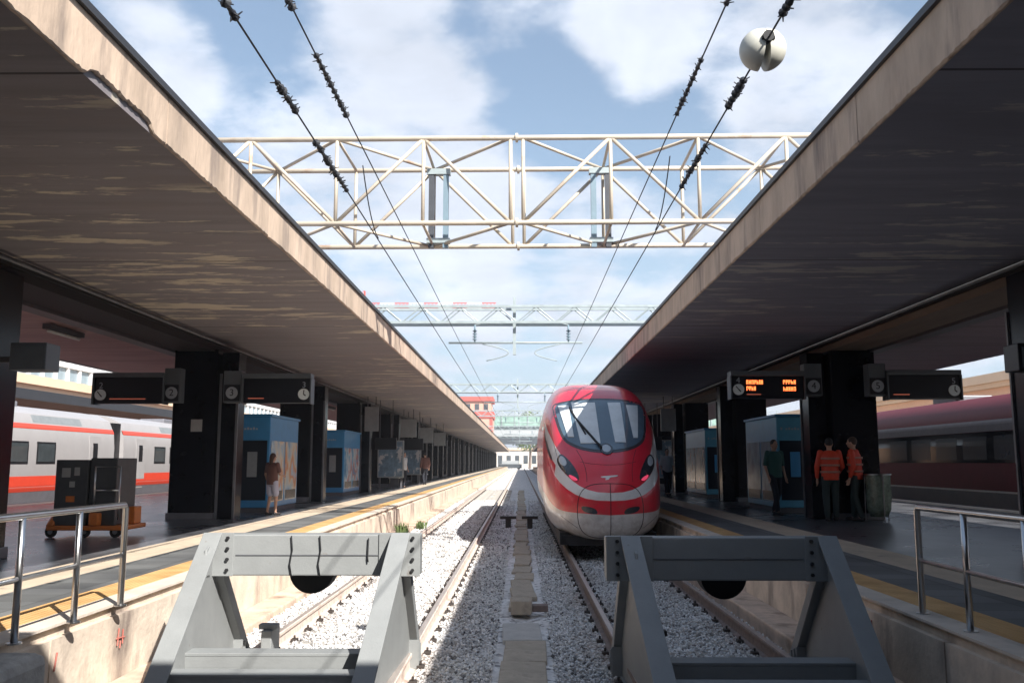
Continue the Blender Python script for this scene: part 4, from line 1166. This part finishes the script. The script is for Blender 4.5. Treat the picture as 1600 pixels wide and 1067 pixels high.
    # side windows of the cab
    for s in (-1, 1):
        pts = [(3.6, 2.5), (4.6, 2.55), (4.6, 3.05), (3.9, 3.0)]
        h = [tree.ray_cast(Vector((s * 3, y, z)), Vector((-s, 0, 0)))[0] for y, z in pts]
        MB().add([p + Vector((s * .006, 0, 0)) for p in h] + [p - Vector((s * .02, 0, 0)) for p in h], [(0, 1, 2, 3), (0, 4, 5, 1), (1, 5, 6, 2), (2, 6, 7, 3), (3, 7, 4, 0)]).build('side_window', 'glass_dark', t)
    MB().tube([(0, 10, 3.7), (0, 10, 3.86)], .3, 12).tube([(-.5, 10.4, 3.9), (.5, 10.4, 3.9)], .03, 8).build('pantograph', 'underframe', t)
red_train()

# ------------------------------------------------------------------ coaches on the neighbouring tracks
def coach(label, cx, y0, L, kind, face, w0=4.0):
    """face: +1 when the visible side is +x."""
    t = thing('railway_coach', label, 'coach', (cx, y0, 0), group='coaches on the neighbouring tracks')
    hw = 1.38; H = 3.62 if kind == 'white' else 3.78
    sec = [(-hw * .9, .5), (-hw, 1.0), (-hw, 2.3), (-hw * .965, 2.85), (-hw * .82, 3.3), (-hw * .5, H - .1), (0, H)]
    sec = sec + [(-x, z) for x, z in sec[-2::-1]]
    bodym = 'coach_white' if kind == 'white' else 'maroon'
    MB().prism(sec, 'y', .15, L - .15).build('body', bodym, t, smooth=True, sharp=35)
    for s in (-1, 1):
        def xs(z):
            for (xa, za), (xb, zb) in zip(sec[:6], sec[1:7]):
                if za <= z <= zb: return -(xa + (xb - xa) * (z - za) / (zb - za))
            return hw
        def strip(name, za, zb, mat, ya=.15, yb=L - .15, off=.006, parent=t):
            n_ = 5; vs = []
            for k in range(n_ + 1):
                z = za + (zb - za) * k / n_; x = s * (xs(z) + off)
                vs += [(x, ya, z), (x, yb, z), (x - s * .03, ya, z), (x - s * .03, yb, z)]
            fs = []
            for k in range(n_):
                fs.append((4 * k, 4 * k + 1, 4 * k + 5, 4 * k + 4))
            fs += [(0, 2, 3, 1), (4 * n_, 4 * n_ + 1, 4 * n_ + 3, 4 * n_ + 2)]
            for e in (0, 1):
                for k in range(n_): fs.append((4 * k + e, 4 * k + 2 + e, 4 * k + 6 + e, 4 * k + 4 + e))
            return MB().add(vs, fs).build(name, mat, parent)
        if kind == 'white':
            for ya in (4.0, 13.5, 19.5): strip('roof_grille', 3.03, 3.27, 'panel_grey', ya, ya + 3.2)
            strip('red_stripe', 2.82, 2.98, 'coach_red'); strip('red_stripe', .86, 1.34, 'coach_red'); strip('skirt', .51, .85, 'coach_grey')
            y = w0
            while y < L - 4.2:
                fr = strip('window', 1.72, 2.42, 'coach_black', y, y + 1.16, .010); strip('pane', 1.79, 2.36, 'coach_window', y + .07, y + 1.09, .014, fr); y += 1.65
            for yd in (1.3, L - 2.1):
                dr = strip('door', .75, 2.7, 'coach_white', yd, yd + .85, .012); strip('door_window', 1.8, 2.45, 'coach_black', yd + .25, yd + .6, .018, dr)
        else:
            wb = strip('window_band', 1.75, 2.62, 'maroon_window')
            y = 2.6
            while y < L - 4: strip('pane', 1.84, 2.5, 'maroon_pane', y, y + 1.35, .012, wb); y += 1.75
            strip('grey_band', 2.63, 2.95, 'coach_grey'); strip('skirt', .51, .93, 'coach_grey'); strip('white_line', .935, .99, 'silver')
            for yd in (1.2, L - 2.2):
                dr = strip('door', .8, 2.66, 'maroon', yd, yd + .9, .012); strip('door_window', 1.75, 2.5, 'maroon_window', yd + .25, yd + .65, .018, dr)
    MB().box(-1.0, 1.0, .2, L - .2, .3, .55).build('underframe', 'underframe', t)
    for y in (2.6, 5.1, L - 5.1, L - 2.6):
        for x in (-.75, .75): MB().tube([(x - .07, y, .45), (x + .07, y, .45)], .45, 24).build('wheel', 'underframe', t, smooth=True, sharp=40)
    for ya, yb in ((1.9, 5.8), (L - 5.8, L - 1.9)): MB().box(-1.2, 1.2, ya, yb, .32, .62).build('bogie_frame', 'underframe', t, bevel=.04)
    MB().box(-1.22, 1.22, -.5, .149, .7, 3.25).build('gangway', 'coach_black', t)
    for yv in (6, 12, 18): MB().box(-.55, .55, yv, yv + 1.8, H - .16, H + .1).build('roof_unit', 'coach_grey', t, bevel=.04)
    return t
coach('white coach with red stripes behind the dark grey lift', -16.75, 8.9, 25.2, 'white', 1, 4.75)
coach('second white and red coach, left of the pillar beneath sign 2', -16.75, 34.6, 25.2, 'white', 1, 3.1)
coach('third white and red coach, hidden mostly by pillars', -16.75, 59.7, 25.2, 'white', 1)
coach('maroon coach at the right edge behind the right handrail', 14.45, 10.6, 25.6, 'maroon', -1)
coach('second maroon coach behind the two workers and the pillar', 14.45, 36.4, 25.6, 'maroon', -1)

# ------------------------------------------------------------------ buildings and the far end
def flank(label, x, s, H, y0, y1, gl):
    t = thing('station_building', label, 'building', (x, y0, 0)); L = y1 - y0
    a, b = sorted((0, s * 12))
    MB().box(a, b, 0, L, -.4, H - 1.2).build('wall', 'building_ochre', t)
    MB().box(min(a, b) - .5, max(a, b) + .5, -.3, L + .3, H - 1.2, H - .9).box(min(a, b) - .8, max(a, b) + .8, -.5, L + .5, H - .9, H - .35).build('cornice', 'building_cornice', t)
    MB().box(a - .2, b + .2, 0, L, H - 2.6, H - 2.35).build('string_course', 'building_cornice', t)
    for k in range(20):
        y = 2 + k * (L - 4) / 20
        for z in (1.6,) if H < 8 else (1.6, 4.2):
            w = MB().box(*sorted((-s * .05, s * .02)), y, y + 1.8, z, z + 1.7).build('window', 'building_cornice', t)
            MB().box(*sorted((-s * .06, -s * .052)), y + .15, y + 1.65, z + .12, z + 1.58).build('pane', 'building_glass', w)
    if gl:
        # set-back glazed attic with white posts
        MB().box(*sorted((s * .6, s * 11)), .5, L - .5, H - .349, H + .75).build('attic_glazing', 'building_glass', t)
        mb = MB(); y = .5
        while y < L: mb.box(*sorted((s * .45, s * .62)), y, y + .25, H - .35, H + .9); y += 1.6
        mb.box(*sorted((s * .4, s * .64)), .3, L, H + .75, H + 1.1)
        mb.build('attic_frame', 'balustrade', t)
    return t
flank('ochre station wing with glazed white attic beyond the left canopies', -30, -1, 7.3, 0, 190, True)
flank('ochre station wing with cornice beyond the maroon train', 30, 1, 7.6, 0, 190, False)

def far_end():
    t = thing('signal_building', 'red and pale building rising beyond the end of the left canopy', 'building', (-12.8, 240, 0))
    MB().box(-8, 5.2, 0, 14, -.4, 13.5).build('wall', 'red_building_pale', t)
    MB().box(-8.3, 5.5, -.3, 14.3, 13.5, 15.2).build('cornice', 'red_building', t)
    MB().box(-7.6, 4.8, .4, 13.6, 15.2, 18.0).build('upper_wall', 'red_building_pale', t)
    MB().box(-8.2, 5.4, -.2, 14.2, 18.0, 19.2).build('roof', 'red_building', t)
    for x in (-8.02, 4.4): MB().box(x, x + .85, -.06, .1, -.3, 13.4).build('corner_pier', 'red_building', t)
    for i in range(5):
        for z in (2, 5.5, 9):
            MB().box(-6.8 + i * 2.4, -5.6 + i * 2.4, -.05, .05, z, z + 2).build('window', 'bridge_dark', t)
        MB().box(-6.8 + i * 2.4, -5.6 + i * 2.4, .33, .45, 15.7, 17.3).build('upper_window', 'bridge_dark', t)
    t = thing('road_bridge', 'grey and green bridge crossing the far end of the tracks', 'bridge', (0, 275, 0))
    MB().box(-70, 90, 0, 9, 9.6, 11.6).build('deck', 'bridge_grey', t)
    MB().box(-70, 90, -.4, 0, 7.2, 9.0).box(-70, 90, .5, 8.5, 8.8, 9.59).build('underside_girder', 'bridge_dark', t)
    MB().box(-70, 90, -.3, -.05, 11.9, 12.5).build('upper_rail', 'bridge_dark', t)
    MB().box(-70, 90, .2, .5, 11.61, 16.0).build('green_screen', 'bridge_green', t)
    mb = MB()
    for k in range(40): mb.box(-70 + k * 4, -69.75 + k * 4, -.1, .15, 11.6, 17.4)
    mb.box(-70, 90, -.05, .12, 16.4, 16.6); mb.box(-70, 90, -.05, .12, 17.2, 17.4)
    mb.build('screen_posts', 'gantry_steel', t)
    for x in (-46, -24, 26, 48): MB().box(x - 1, x + 1, 1, 8, -.4, 8.8).build('pier', 'bridge_grey', t)
    t = thing('far_building', 'pale low building with dark openings under the bridge', 'building', (0, 330, 0))
    MB().box(-60, 70, 0, 12, -.4, 6.2).build('wall', 'far_wall', t)
    MB().box(-61, 71, -.6, 12.6, 6.2, 6.9).build('roof', 'building_cornice', t)
    for i in range(40): MB().box(-58 + i * 3.1, -56.4 + i * 3.1, -.05, .1, 1.2, 4.2).build('window', 'bridge_dark', t)
    t = thing('distant_wagon', 'tiny dark wagon standing at the far end of the left track', 'wagon', (-2.0, 236, 0))
    MB().box(-4.0, 2.2, 0, 6, .3, 1.3).build('body', 'bridge_dark', t); MB().box(-3, 1.4, .5, 5.5, 1.3, 2.2).build('load', 'bridge_grey', t)
    for x in (-3, 1.4): MB().tube([(x, .6, .3), (x, .9, .3)], .4, 14).build('wheel', 'rubber', t)
far_end()
t = thing('tower_crane', 'distant red and white crane jib above the left end of the second gantry', 'crane', (-62, 352, -.4))
for k in range(9):
    x = k * 5.8
    mb = MB()
    for y_ in (-.7, .7): mb.box(x, x + 5.75, y_ - .12, y_ + .12, 63.0, 63.3)
    mb.box(x, x + 5.75, -.12, .12, 64.9, 65.2)
    for j in range(4):
        for y_ in (-.7, .7): mb.tube([(x + j * 1.45, y_, 63.2), (x + j * 1.45 + .72, 0, 65), (x + j * 1.45 + 1.44, y_, 63.2)], .1, 5)
    mb.build('jib_section', 'coach_red' if k % 2 == 0 else 'white_paint', t)
mb = MB()
for x in (-2.2, -.4):
    for y_ in (-.9, .9): mb.box(x - .15, x + .15, y_ - .15, y_ + .15, 0, 70)
for j in range(35): mb.tube([(-2.2, -.9, j * 2), (-.4, -.9, j * 2 + 2)], .08, 5)
mb.build('mast', 'coach_red', t)
MB().box(-14, -2.4, -1, 1, 63, 64.2).build('counter_jib', 'coach_red', t); MB().box(-14, -10, -1.2, 1.2, 60.5, 63).build('counterweight', 'bridge_grey', t)
# distant trees behind the bridge
def tree(x, y, h, label):
    t = thing('tree', label, 'tree', (x, y, -.4))
    MB().tube([(0, 0, 0), (.2, 0, h * .35), (0, .2, h * .6)], [.5, .35, .15], 8).build('trunk', 'rail_rust', t)
    mb = MB()
    for _ in range(1500):
        while True:
            p = Vector((random.uniform(-1, 1), random.uniform(-1, 1), random.uniform(-1, 1)))
            if .25 < p.length < 1 and (math.sin(p.x * 6 + x) + math.sin(p.y * 5) + math.sin(p.z * 7)) > -.9: break
        c = Vector((p.x * h * .38, p.y * h * .38, h * .65 + p.z * h * .36)); s = random.uniform(.25, .6)
        d = Vector((random.gauss(0, 1), random.gauss(0, 1), random.gauss(0, 1))).normalized(); e = d.orthogonal().normalized(); f = d.cross(e)
        mb.add([c + e * s, c + f * s * .7, c - e * s, c - f * s * .7], [(0, 1, 2, 3)])
    mb.build('crown', 'weed', t)
tree(-14, 300, 17, 'hazy green tree beyond the bridge, left of the tracks'); tree(3, 305, 19, 'hazy green tree beyond the bridge, above the tracks'); tree(22, 300, 17, 'hazy green tree beyond the bridge, behind the red train')

# ------------------------------------------------------------------ people
def person(label, loc, rotz, h, top, legs, hair, sleeves=.5, shorts=False, arms=None, stride=.12, vox=.012, vest=None, long_hair=False, bend=0.0):
    t = thing('person', label, 'person', loc, rotz)      # faces local -y
    k = h / 1.75
    S = lambda *p: Vector(p) * k
    hipL, hipR = S(-.09, 0, .92), S(.09, 0, .92)
    ankL, ankR = S(-.1, -stride, .09), S(.1, stride, .09)
    kneL, kneR = S(-.1, -stride * .6 - .03, .5), S(.1, stride * .35 - .05, .5)
    f = -bend
    chest = S(0, f * .5, 1.28); neck = S(0, f * .8, 1.47); head = S(0, f - .015, 1.615)
    shL, shR = S(-.185, f * .7, 1.42), S(.185, f * .7, 1.42)
    arms = arms or (((-.25, .02, 1.13), (-.25, -.1, .88)), ((.25, .04, 1.13), (.25, -.06, .87)))
    elL, wrL = S(*arms[0][0]), S(*arms[0][1]); elR, wrR = S(*arms[1][0]), S(*arms[1][1])
    body = MB()
    def limb(mb, pts, rad): mb.tube(pts, [r * k for r in rad], 10); [mb.ell(p, (r * k,) * 3, 10, 6) for p, r in zip(pts, rad)]
    limb(body, [S(0, 0, .93), S(0, f * .2, 1.1), chest, neck, S(0, f * .9 - .01, 1.56)], [.13, .115, .13, .055, .052])
    body.ell(chest, (.165 * k, .1 * k, .17 * k)); body.ell(S(0, 0, .95), (.16 * k, .11 * k, .12 * k))
    body.ell(head, (.074 * k, .094 * k, .118 * k), 16, 12)
    body.ell(head + S(0, -.03, -.065), (.052 * k, .06 * k, .05 * k))
    body.ell(head + S(0, -.1, -.015), (.014 * k, .02 * k, .026 * k)); body.ell(head + S(0, -.088, -.055), (.026 * k, .01 * k, .009 * k))
    for s in (-1, 1): body.ell(head + S(s * .077, .005, -.01), (.01 * k, .02 * k, .03 * k))
    for hp, kn, an in ((hipL, kneL, ankL), (hipR, kneR, ankR)):
        limb(body, [hp, kn, an], [.085, .053, .036]); limb(body, [an, an + S(0, -.02, -.04), an + S(0, -.16, -.06)], [.036, .038, .028])
    for sh, el, wr, sg in ((shL, elL, wrL, -1), (shR, elR, wrR, 1)):
        limb(body, [sh, el, wr], [.05, .038, .026])
        d = (wr - el).normalized(); palm = wr + d * .05 * k
        side = Vector((0, -1, 0)) if abs(d.y) < .8 else Vector((0, 0, 1)); side = (side - d * side.dot(d)).normalized(); nrm = d.cross(side)
        limb(body, [wr, palm + d * .035 * k], [.026, .03])
        for q in range(4):
            b0 = palm + d * .04 * k + side * (.027 - .018 * q) * k; ln = (.07, .08, .075, .058)[q] * k
            limb(body, [b0, b0 + d * ln * .5, b0 + d * ln * .9 + nrm * -sg * .02 * k], [.0095, .009, .008])
        b0 = palm + side * .025 * k; limb(body, [b0 - d * .01 * k, b0 + side * .025 * k + d * .03 * k, b0 + side * .028 * k + d * .055 * k], [.012, .010, .009])
    o = body.build('body', 'skin', t, smooth=True)
    def rm(o, v):
        m = o.modifiers.new('merge', 'REMESH'); m.mode = 'VOXEL'; m.voxel_size = v; m.use_smooth_shade = True
        s = o.modifiers.new('soft', 'SMOOTH'); s.iterations = 3; s.factor = .5
    rm(o, min(vox, .0095) if vox < .02 else vox)
    for s in (-1, 1):
        MB().ell(head + S(s * .03, -.088, .012), (.011 * k, .008 * k, .008 * k), 10, 6).build('eye', 'hair_dark', t, smooth=True)
    sh_ = MB()
    n_ = 20; vs = []
    prof = [(.85, .178, .135, 0), (.95, .185, .142, .05), (1.1, .178, .135, .25), (1.25, .192, .14, .5), (1.36, .205, .13, .65), (1.43, .16, .095, .75), (1.47, .075, .07, .8)]
    for (z_, rx, ry, ff) in prof:
        for i in range(n_): a = 6.2832 * i / n_; vs.append(S(rx * math.cos(a), f * ff + ry * math.sin(a), z_))
    L_ = len(prof)
    sh_.add(vs, [(j * n_ + i, j * n_ + (i + 1) % n_, (j + 1) * n_ + (i + 1) % n_, (j + 1) * n_ + i) for j in range(L_ - 1) for i in range(n_)] + [tuple(range(n_)), tuple((L_ - 1) * n_ + i for i in range(n_))])
    for s, el, wr in ((shL, elL, wrL), (shR, elR, wrR)):
        e2 = s + (el - s) * min(1, sleeves * 2); pts = [s, e2]; rad = [.068, .055]
        if sleeves > .5: pts.append(el + (wr - el) * (sleeves - .5) * 2 * .92); rad.append(.042)
        limb(sh_, pts, rad)
    rm(sh_.build('shirt', top, t, smooth=True), vox)
    if vest:
        vb = MB()
        for z in (1.02, 1.16, 1.30):
            n_ = 24; vs = []; rx, ry = (.207, .16)
            for z_ in (z - .022, z + .022):
                for i in range(n_): a = 6.2832 * i / n_; vs.append(S(rx * math.cos(a), f * .35 + ry * math.sin(a), z_))
            vb.add(vs, [(i, (i + 1) % n_, n_ + (i + 1) % n_, n_ + i) for i in range(n_)])
        o = vb.build('reflective_band', vest, t, smooth=True); sm = o.modifiers.new('thick', 'SOLIDIFY'); sm.thickness = .01
    tr = MB(); tr.ell(S(0, 0, .9), (.165 * k, .12 * k, .13 * k))
    for hp, kn, an in ((hipL, kneL, ankL), (hipR, kneR, ankR)):
        if shorts: limb(tr, [hp, hp + (kn - hp) * .75], [.108, .1])
        else: limb(tr, [hp, kn, an + S(0, 0, .02)], [.1, .075, .06])
    rm(tr.build('shorts' if shorts else 'trousers', legs, t, smooth=True), vox)
    hb = MB(); hb.ell(head + S(0, .018, .028), (.083 * k, .097 * k, .104 * k), 16, 10)
    if long_hair: limb(hb, [head + S(0, .06, .0), head + S(0, .085, -.12), head + S(0, .08, -.25)], [.07, .06, .03])
    rm(hb.build('hair', hair, t, smooth=True), vox)
    for nm, an in (('shoe', ankL), ('shoe', ankR)):
        sb = MB(); limb(sb, [an + S(0, .03, -.045), an + S(0, -.08, -.055), an + S(0, -.17, -.06)], [.046, .042, .034]); rm(sb.build(nm, 'shoe', t, smooth=True), vox)
    return t
PI = math.pi
person('woman in brown top and pale shorts standing by the blue cabin', (-5.75, 20.9, PLAT), R(150), 1.42, 'brown_top', 'pale_shorts', 'hair_brown', .35, True, (((-.24, -.06, 1.14), (-.16, -.26, 1.1)), ((.25, .02, 1.13), (.24, -.08, .88))), .06, long_hair=True)
person('worker in orange reflective jacket standing nearer the red train', (6.43, 18.9, PLAT), R(172), 1.72, 'hivis', 'green_trouser', 'hair_dark', .95, False, (((-.26, -.03, 1.13), (-.2, -.2, .98)), ((.27, .02, 1.13), (.26, -.05, .87))), .07, vest='reflective')
person('worker in orange reflective jacket holding out an arm over the rubbish bag', (6.98, 18.95, PLAT), R(-125), 1.74, 'hivis', 'green_trouser', 'hair_brown', .95, False, (((-.3, -.06, 1.18), (-.42, -.24, 1.06)), ((.26, .03, 1.13), (.25, -.06, .88))), .1, vest='reflective', bend=.04)
person('person in dark green shirt walking past the right vending cabin', (5.95, 21.3, PLAT), R(20), 1.74, 'green_shirt', 'dark_trouser', 'hair_dark', .45, False, None, .2)
person('far person in white shirt waiting on the left platform', (-5.6, 43.2, PLAT), R(60), 1.7, 'white_shirt', 'dark_trouser', 'hair_dark', .4, False, None, .1, vox=.025)
person('far person in dark clothes near the pillars on the left platform', (-5.2, 49, PLAT), R(200), 1.74, 'brown_top', 'dark_trouser', 'hair_dark', .9, False, None, .2, vox=.025)
person('far person in white shirt on the right platform beside the red train', (5.4, 33.5, PLAT), R(10), 1.72, 'white_shirt', 'dark_trouser', 'hair_dark', .5, False, None, .15, vox=.025)
# rubbish bag on a ring stand
t = thing('rubbish_bag_stand', 'greenish see-through rubbish bag on a ring stand next to the workers', 'bin', (7.35, 18.75, PLAT))
mb = MB(); n = 24; rings = [(.24, .95), (.25, .9), (.235, .75), (.245, .5), (.23, .25), (.17, .1), (.0, .09)]
vs = []
for j, (r, z) in enumerate(rings):
    for i in range(n): a = 2 * PI * i / n; rr = r * (1 + .05 * math.sin(5 * a + j * 1.3) + .03 * math.sin(11 * a + j)); vs.append((rr * math.cos(a), rr * math.sin(a), z))
mb.add(vs, [(j * n + i, j * n + (i + 1) % n, (j + 1) * n + (i + 1) % n, (j + 1) * n + i) for j in range(len(rings) - 1) for i in range(n)])
mb.build('bag', 'bag_film', t, smooth=True)
MB().tube([(.255 * math.cos(2 * PI * i / 24), .255 * math.sin(2 * PI * i / 24), .95) for i in range(25)], .014, 8, cap=False).build('ring', 'steel', t, smooth=True)
for a in (.5, 2.6, 4.7): MB().tube([(.26 * math.cos(a), .26 * math.sin(a), .95), (.27 * math.cos(a), .27 * math.sin(a), 0)], .012, 8).build('leg', 'steel', t)

m = bpy.data.materials.new('haze'); m.use_nodes = True; nt = m.node_tree; nt.nodes.clear()
ov = nt.nodes.new('ShaderNodeOutputMaterial'); pv = nt.nodes.new('ShaderNodeVolumePrincipled')
pv.inputs['Color'].default_value = (.9, .94, 1, 1); pv.inputs['Density'].default_value = .0006; pv.inputs['Anisotropy'].default_value = .2
nt.links.new(pv.outputs[0], ov.inputs['Volume']); MATS['haze'] = m
tag(MB().box(-905, 905, -305, 1605, -1.6, 40).build('haze', 'haze'), kind='stuff')
# ------------------------------------------------------------------ light, sky, camera
SUN = Vector((.725, -1.0, 1)).normalized()
sd = bpy.data.lights.new('sun', 'SUN'); sd.energy = 5.0; sd.angle = R(.53); sd.color = (1, .96, .90)
so = bpy.data.objects.new('sun', sd); col.objects.link(so); so.rotation_euler = (-SUN).to_track_quat('-Z', 'Y').to_euler(); so.location = (30, -10, 40)

w = bpy.data.worlds.new('World'); scene.world = w; w.use_nodes = True
n = w.node_tree.nodes; l = w.node_tree.links
bg = n['Background']
sky = n.new('ShaderNodeTexSky'); sky.sky_type = 'NISHITA'; sky.sun_disc = False
sky.sun_elevation = math.asin(SUN.z); sky.sun_rotation = math.atan2(SUN.x, SUN.y); sky.air_density = 1.2; sky.dust_density = 1.5; sky.ozone_density = 1.0
STR = .08
bg.inputs['Strength'].default_value = STR
tc = n.new('ShaderNodeTexCoord')
sx = n.new('ShaderNodeSeparateXYZ'); l.new(tc.outputs['Generated'], sx.inputs[0])
def math_(op, a, b=None, c=None, clamp=False):
    x = n.new('ShaderNodeMath'); x.operation = op; x.use_clamp = clamp
    for i, v in enumerate((a, b, c)):
        if v is None: continue
        if isinstance(v, (int, float)): x.inputs[i].default_value = v
        else: l.new(v, x.inputs[i])
    return x.outputs[0]
zz = math_('ADD', math_('MAXIMUM', sx.outputs['Z'], 0.0), .22)
px = math_('DIVIDE', sx.outputs['X'], zz); py = math_('DIVIDE', sx.outputs['Y'], zz)
cb = n.new('ShaderNodeCombineXYZ'); l.new(px, cb.inputs[0]); l.new(py, cb.inputs[1])
def wn(scale, det, ro, dist=0.0, off=(0, 0, 0)):
    mp = n.new('ShaderNodeMapping'); mp.inputs['Location'].default_value = off; l.new(cb.outputs[0], mp.inputs['Vector'])
    z = n.new('ShaderNodeTexNoise'); z.inputs['Scale'].default_value = scale; z.inputs['Detail'].default_value = det; z.inputs['Roughness'].default_value = ro
    z.inputs['Distortion'].default_value = dist
    l.new(mp.outputs[0], z.inputs['Vector']); return z.outputs['Fac']
big = wn(2.2, 8, .56, .15, (3.1, 1.7, 0)); fine = wn(6.0, 8, .58, .1, (0.4, 8.2, 0))
dens = math_('ADD', math_('MULTIPLY', big, .58), math_('MULTIPLY', fine, .42))
# clouds thicken toward the horizon; a few large banks stand in fixed directions of the sky
bias = math_('MULTIPLY', math_('SUBTRACT', .40, sx.outputs['Z']), .25)
dens = math_('ADD', dens, bias)
def bank(d, size, amt):
    global dens
    dp = n.new('ShaderNodeVectorMath'); dp.operation = 'DOT_PRODUCT'; l.new(tc.outputs['Generated'], dp.inputs[0]); dp.inputs[1].default_value = Vector(d).normalized()
    m = n.new('ShaderNodeMapRange'); m.interpolation_type = 'SMOOTHSTEP'; l.new(dp.outputs['Value'], m.inputs['Value'])
    m.inputs['From Min'].default_value = math.cos(size); m.inputs['From Max'].default_value = 1; m.inputs['To Max'].default_value = amt * .95
    dens = math_('ADD', dens, m.outputs[0])
BANKS = [((-.19, 1, .53), .11, .16), ((-.09, 1, .45), .06, .1), ((.14, 1, .52), .10, .17), ((-.14, 1, .36), .2, .16), ((-.42, 1, .46), .08, .12), ((.34, 1, .44), .14, .16), ((.04, 1, .40), .09, -.12), ((-.3, 1, .5), .10, -.1), ((.17, 1, .36), .08, -.12), ((.13, 1, .24), .1, .1), ((-.03, 1, .25), .12, .1)]
for bk in BANKS: bank(*bk)
cl = n.new('ShaderNodeMapRange'); cl.interpolation_type = 'SMOOTHSTEP'; l.new(dens, cl.inputs['Value']); cl.inputs['From Min'].default_value = .485; cl.inputs['From Max'].default_value = .68
shade = n.new('ShaderNodeMapRange'); l.new(wn(3.0, 6, .6, .3, (5, 2, 0)), shade.inputs['Value']); shade.inputs['From Min'].default_value = .3; shade.inputs['From Max'].default_value = .7
shade.inputs['To Min'].default_value = .40; shade.inputs['To Max'].default_value = .56
cc = n.new('ShaderNodeCombineColor')
for i, f in enumerate((.92, .985, 1.12)): l.new(math_('MULTIPLY', shade.outputs[0], f / STR), cc.inputs[i])
# pale the blue a little (summer haze)
hz = n.new('ShaderNodeMix'); hz.data_type = 'RGBA'; hz.inputs['Factor'].default_value = .25
mk = n.new('ShaderNodeMapRange'); mk.interpolation_type = 'SMOOTHSTEP'; l.new(sx.outputs['Z'], mk.inputs['Value']); mk.inputs['From Min'].default_value = .02; mk.inputs['From Max'].default_value = .42; mk.inputs['To Min'].default_value = .75; mk.inputs['To Max'].default_value = .2; l.new(mk.outputs[0], hz.inputs['Factor'])
l.new(sky.outputs['Color'], hz.inputs['A']); hz.inputs['B'].default_value = (.31 / STR, .40 / STR, .51 / STR, 1)
mx = n.new('ShaderNodeMix'); mx.data_type = 'RGBA'; l.new(math_('MULTIPLY', cl.outputs[0], .92), mx.inputs['Factor']); l.new(hz.outputs['Result'], mx.inputs['A']); l.new(cc.outputs[0], mx.inputs['B'])
l.new(mx.outputs['Result'], bg.inputs['Color'])

cam = bpy.data.cameras.new('camera'); co = bpy.data.objects.new('camera', cam); col.objects.link(co)
cam.sensor_width = 36; cam.lens = 31.5; cam.clip_end = 4000; cam.clip_start = .05
co.location = (0, 0, 1.77); co.rotation_euler = (R(90 + 7.67), 0, R(.57))
scene.camera = co
vs_ = scene.view_settings
vs_.view_transform = 'Standard'; vs_.look = 'None'; vs_.exposure = 1.0; vs_.gamma = 1
scene.cycles.max_bounces = 6; scene.cycles.diffuse_bounces = 4; scene.cycles.glossy_bounces = 3
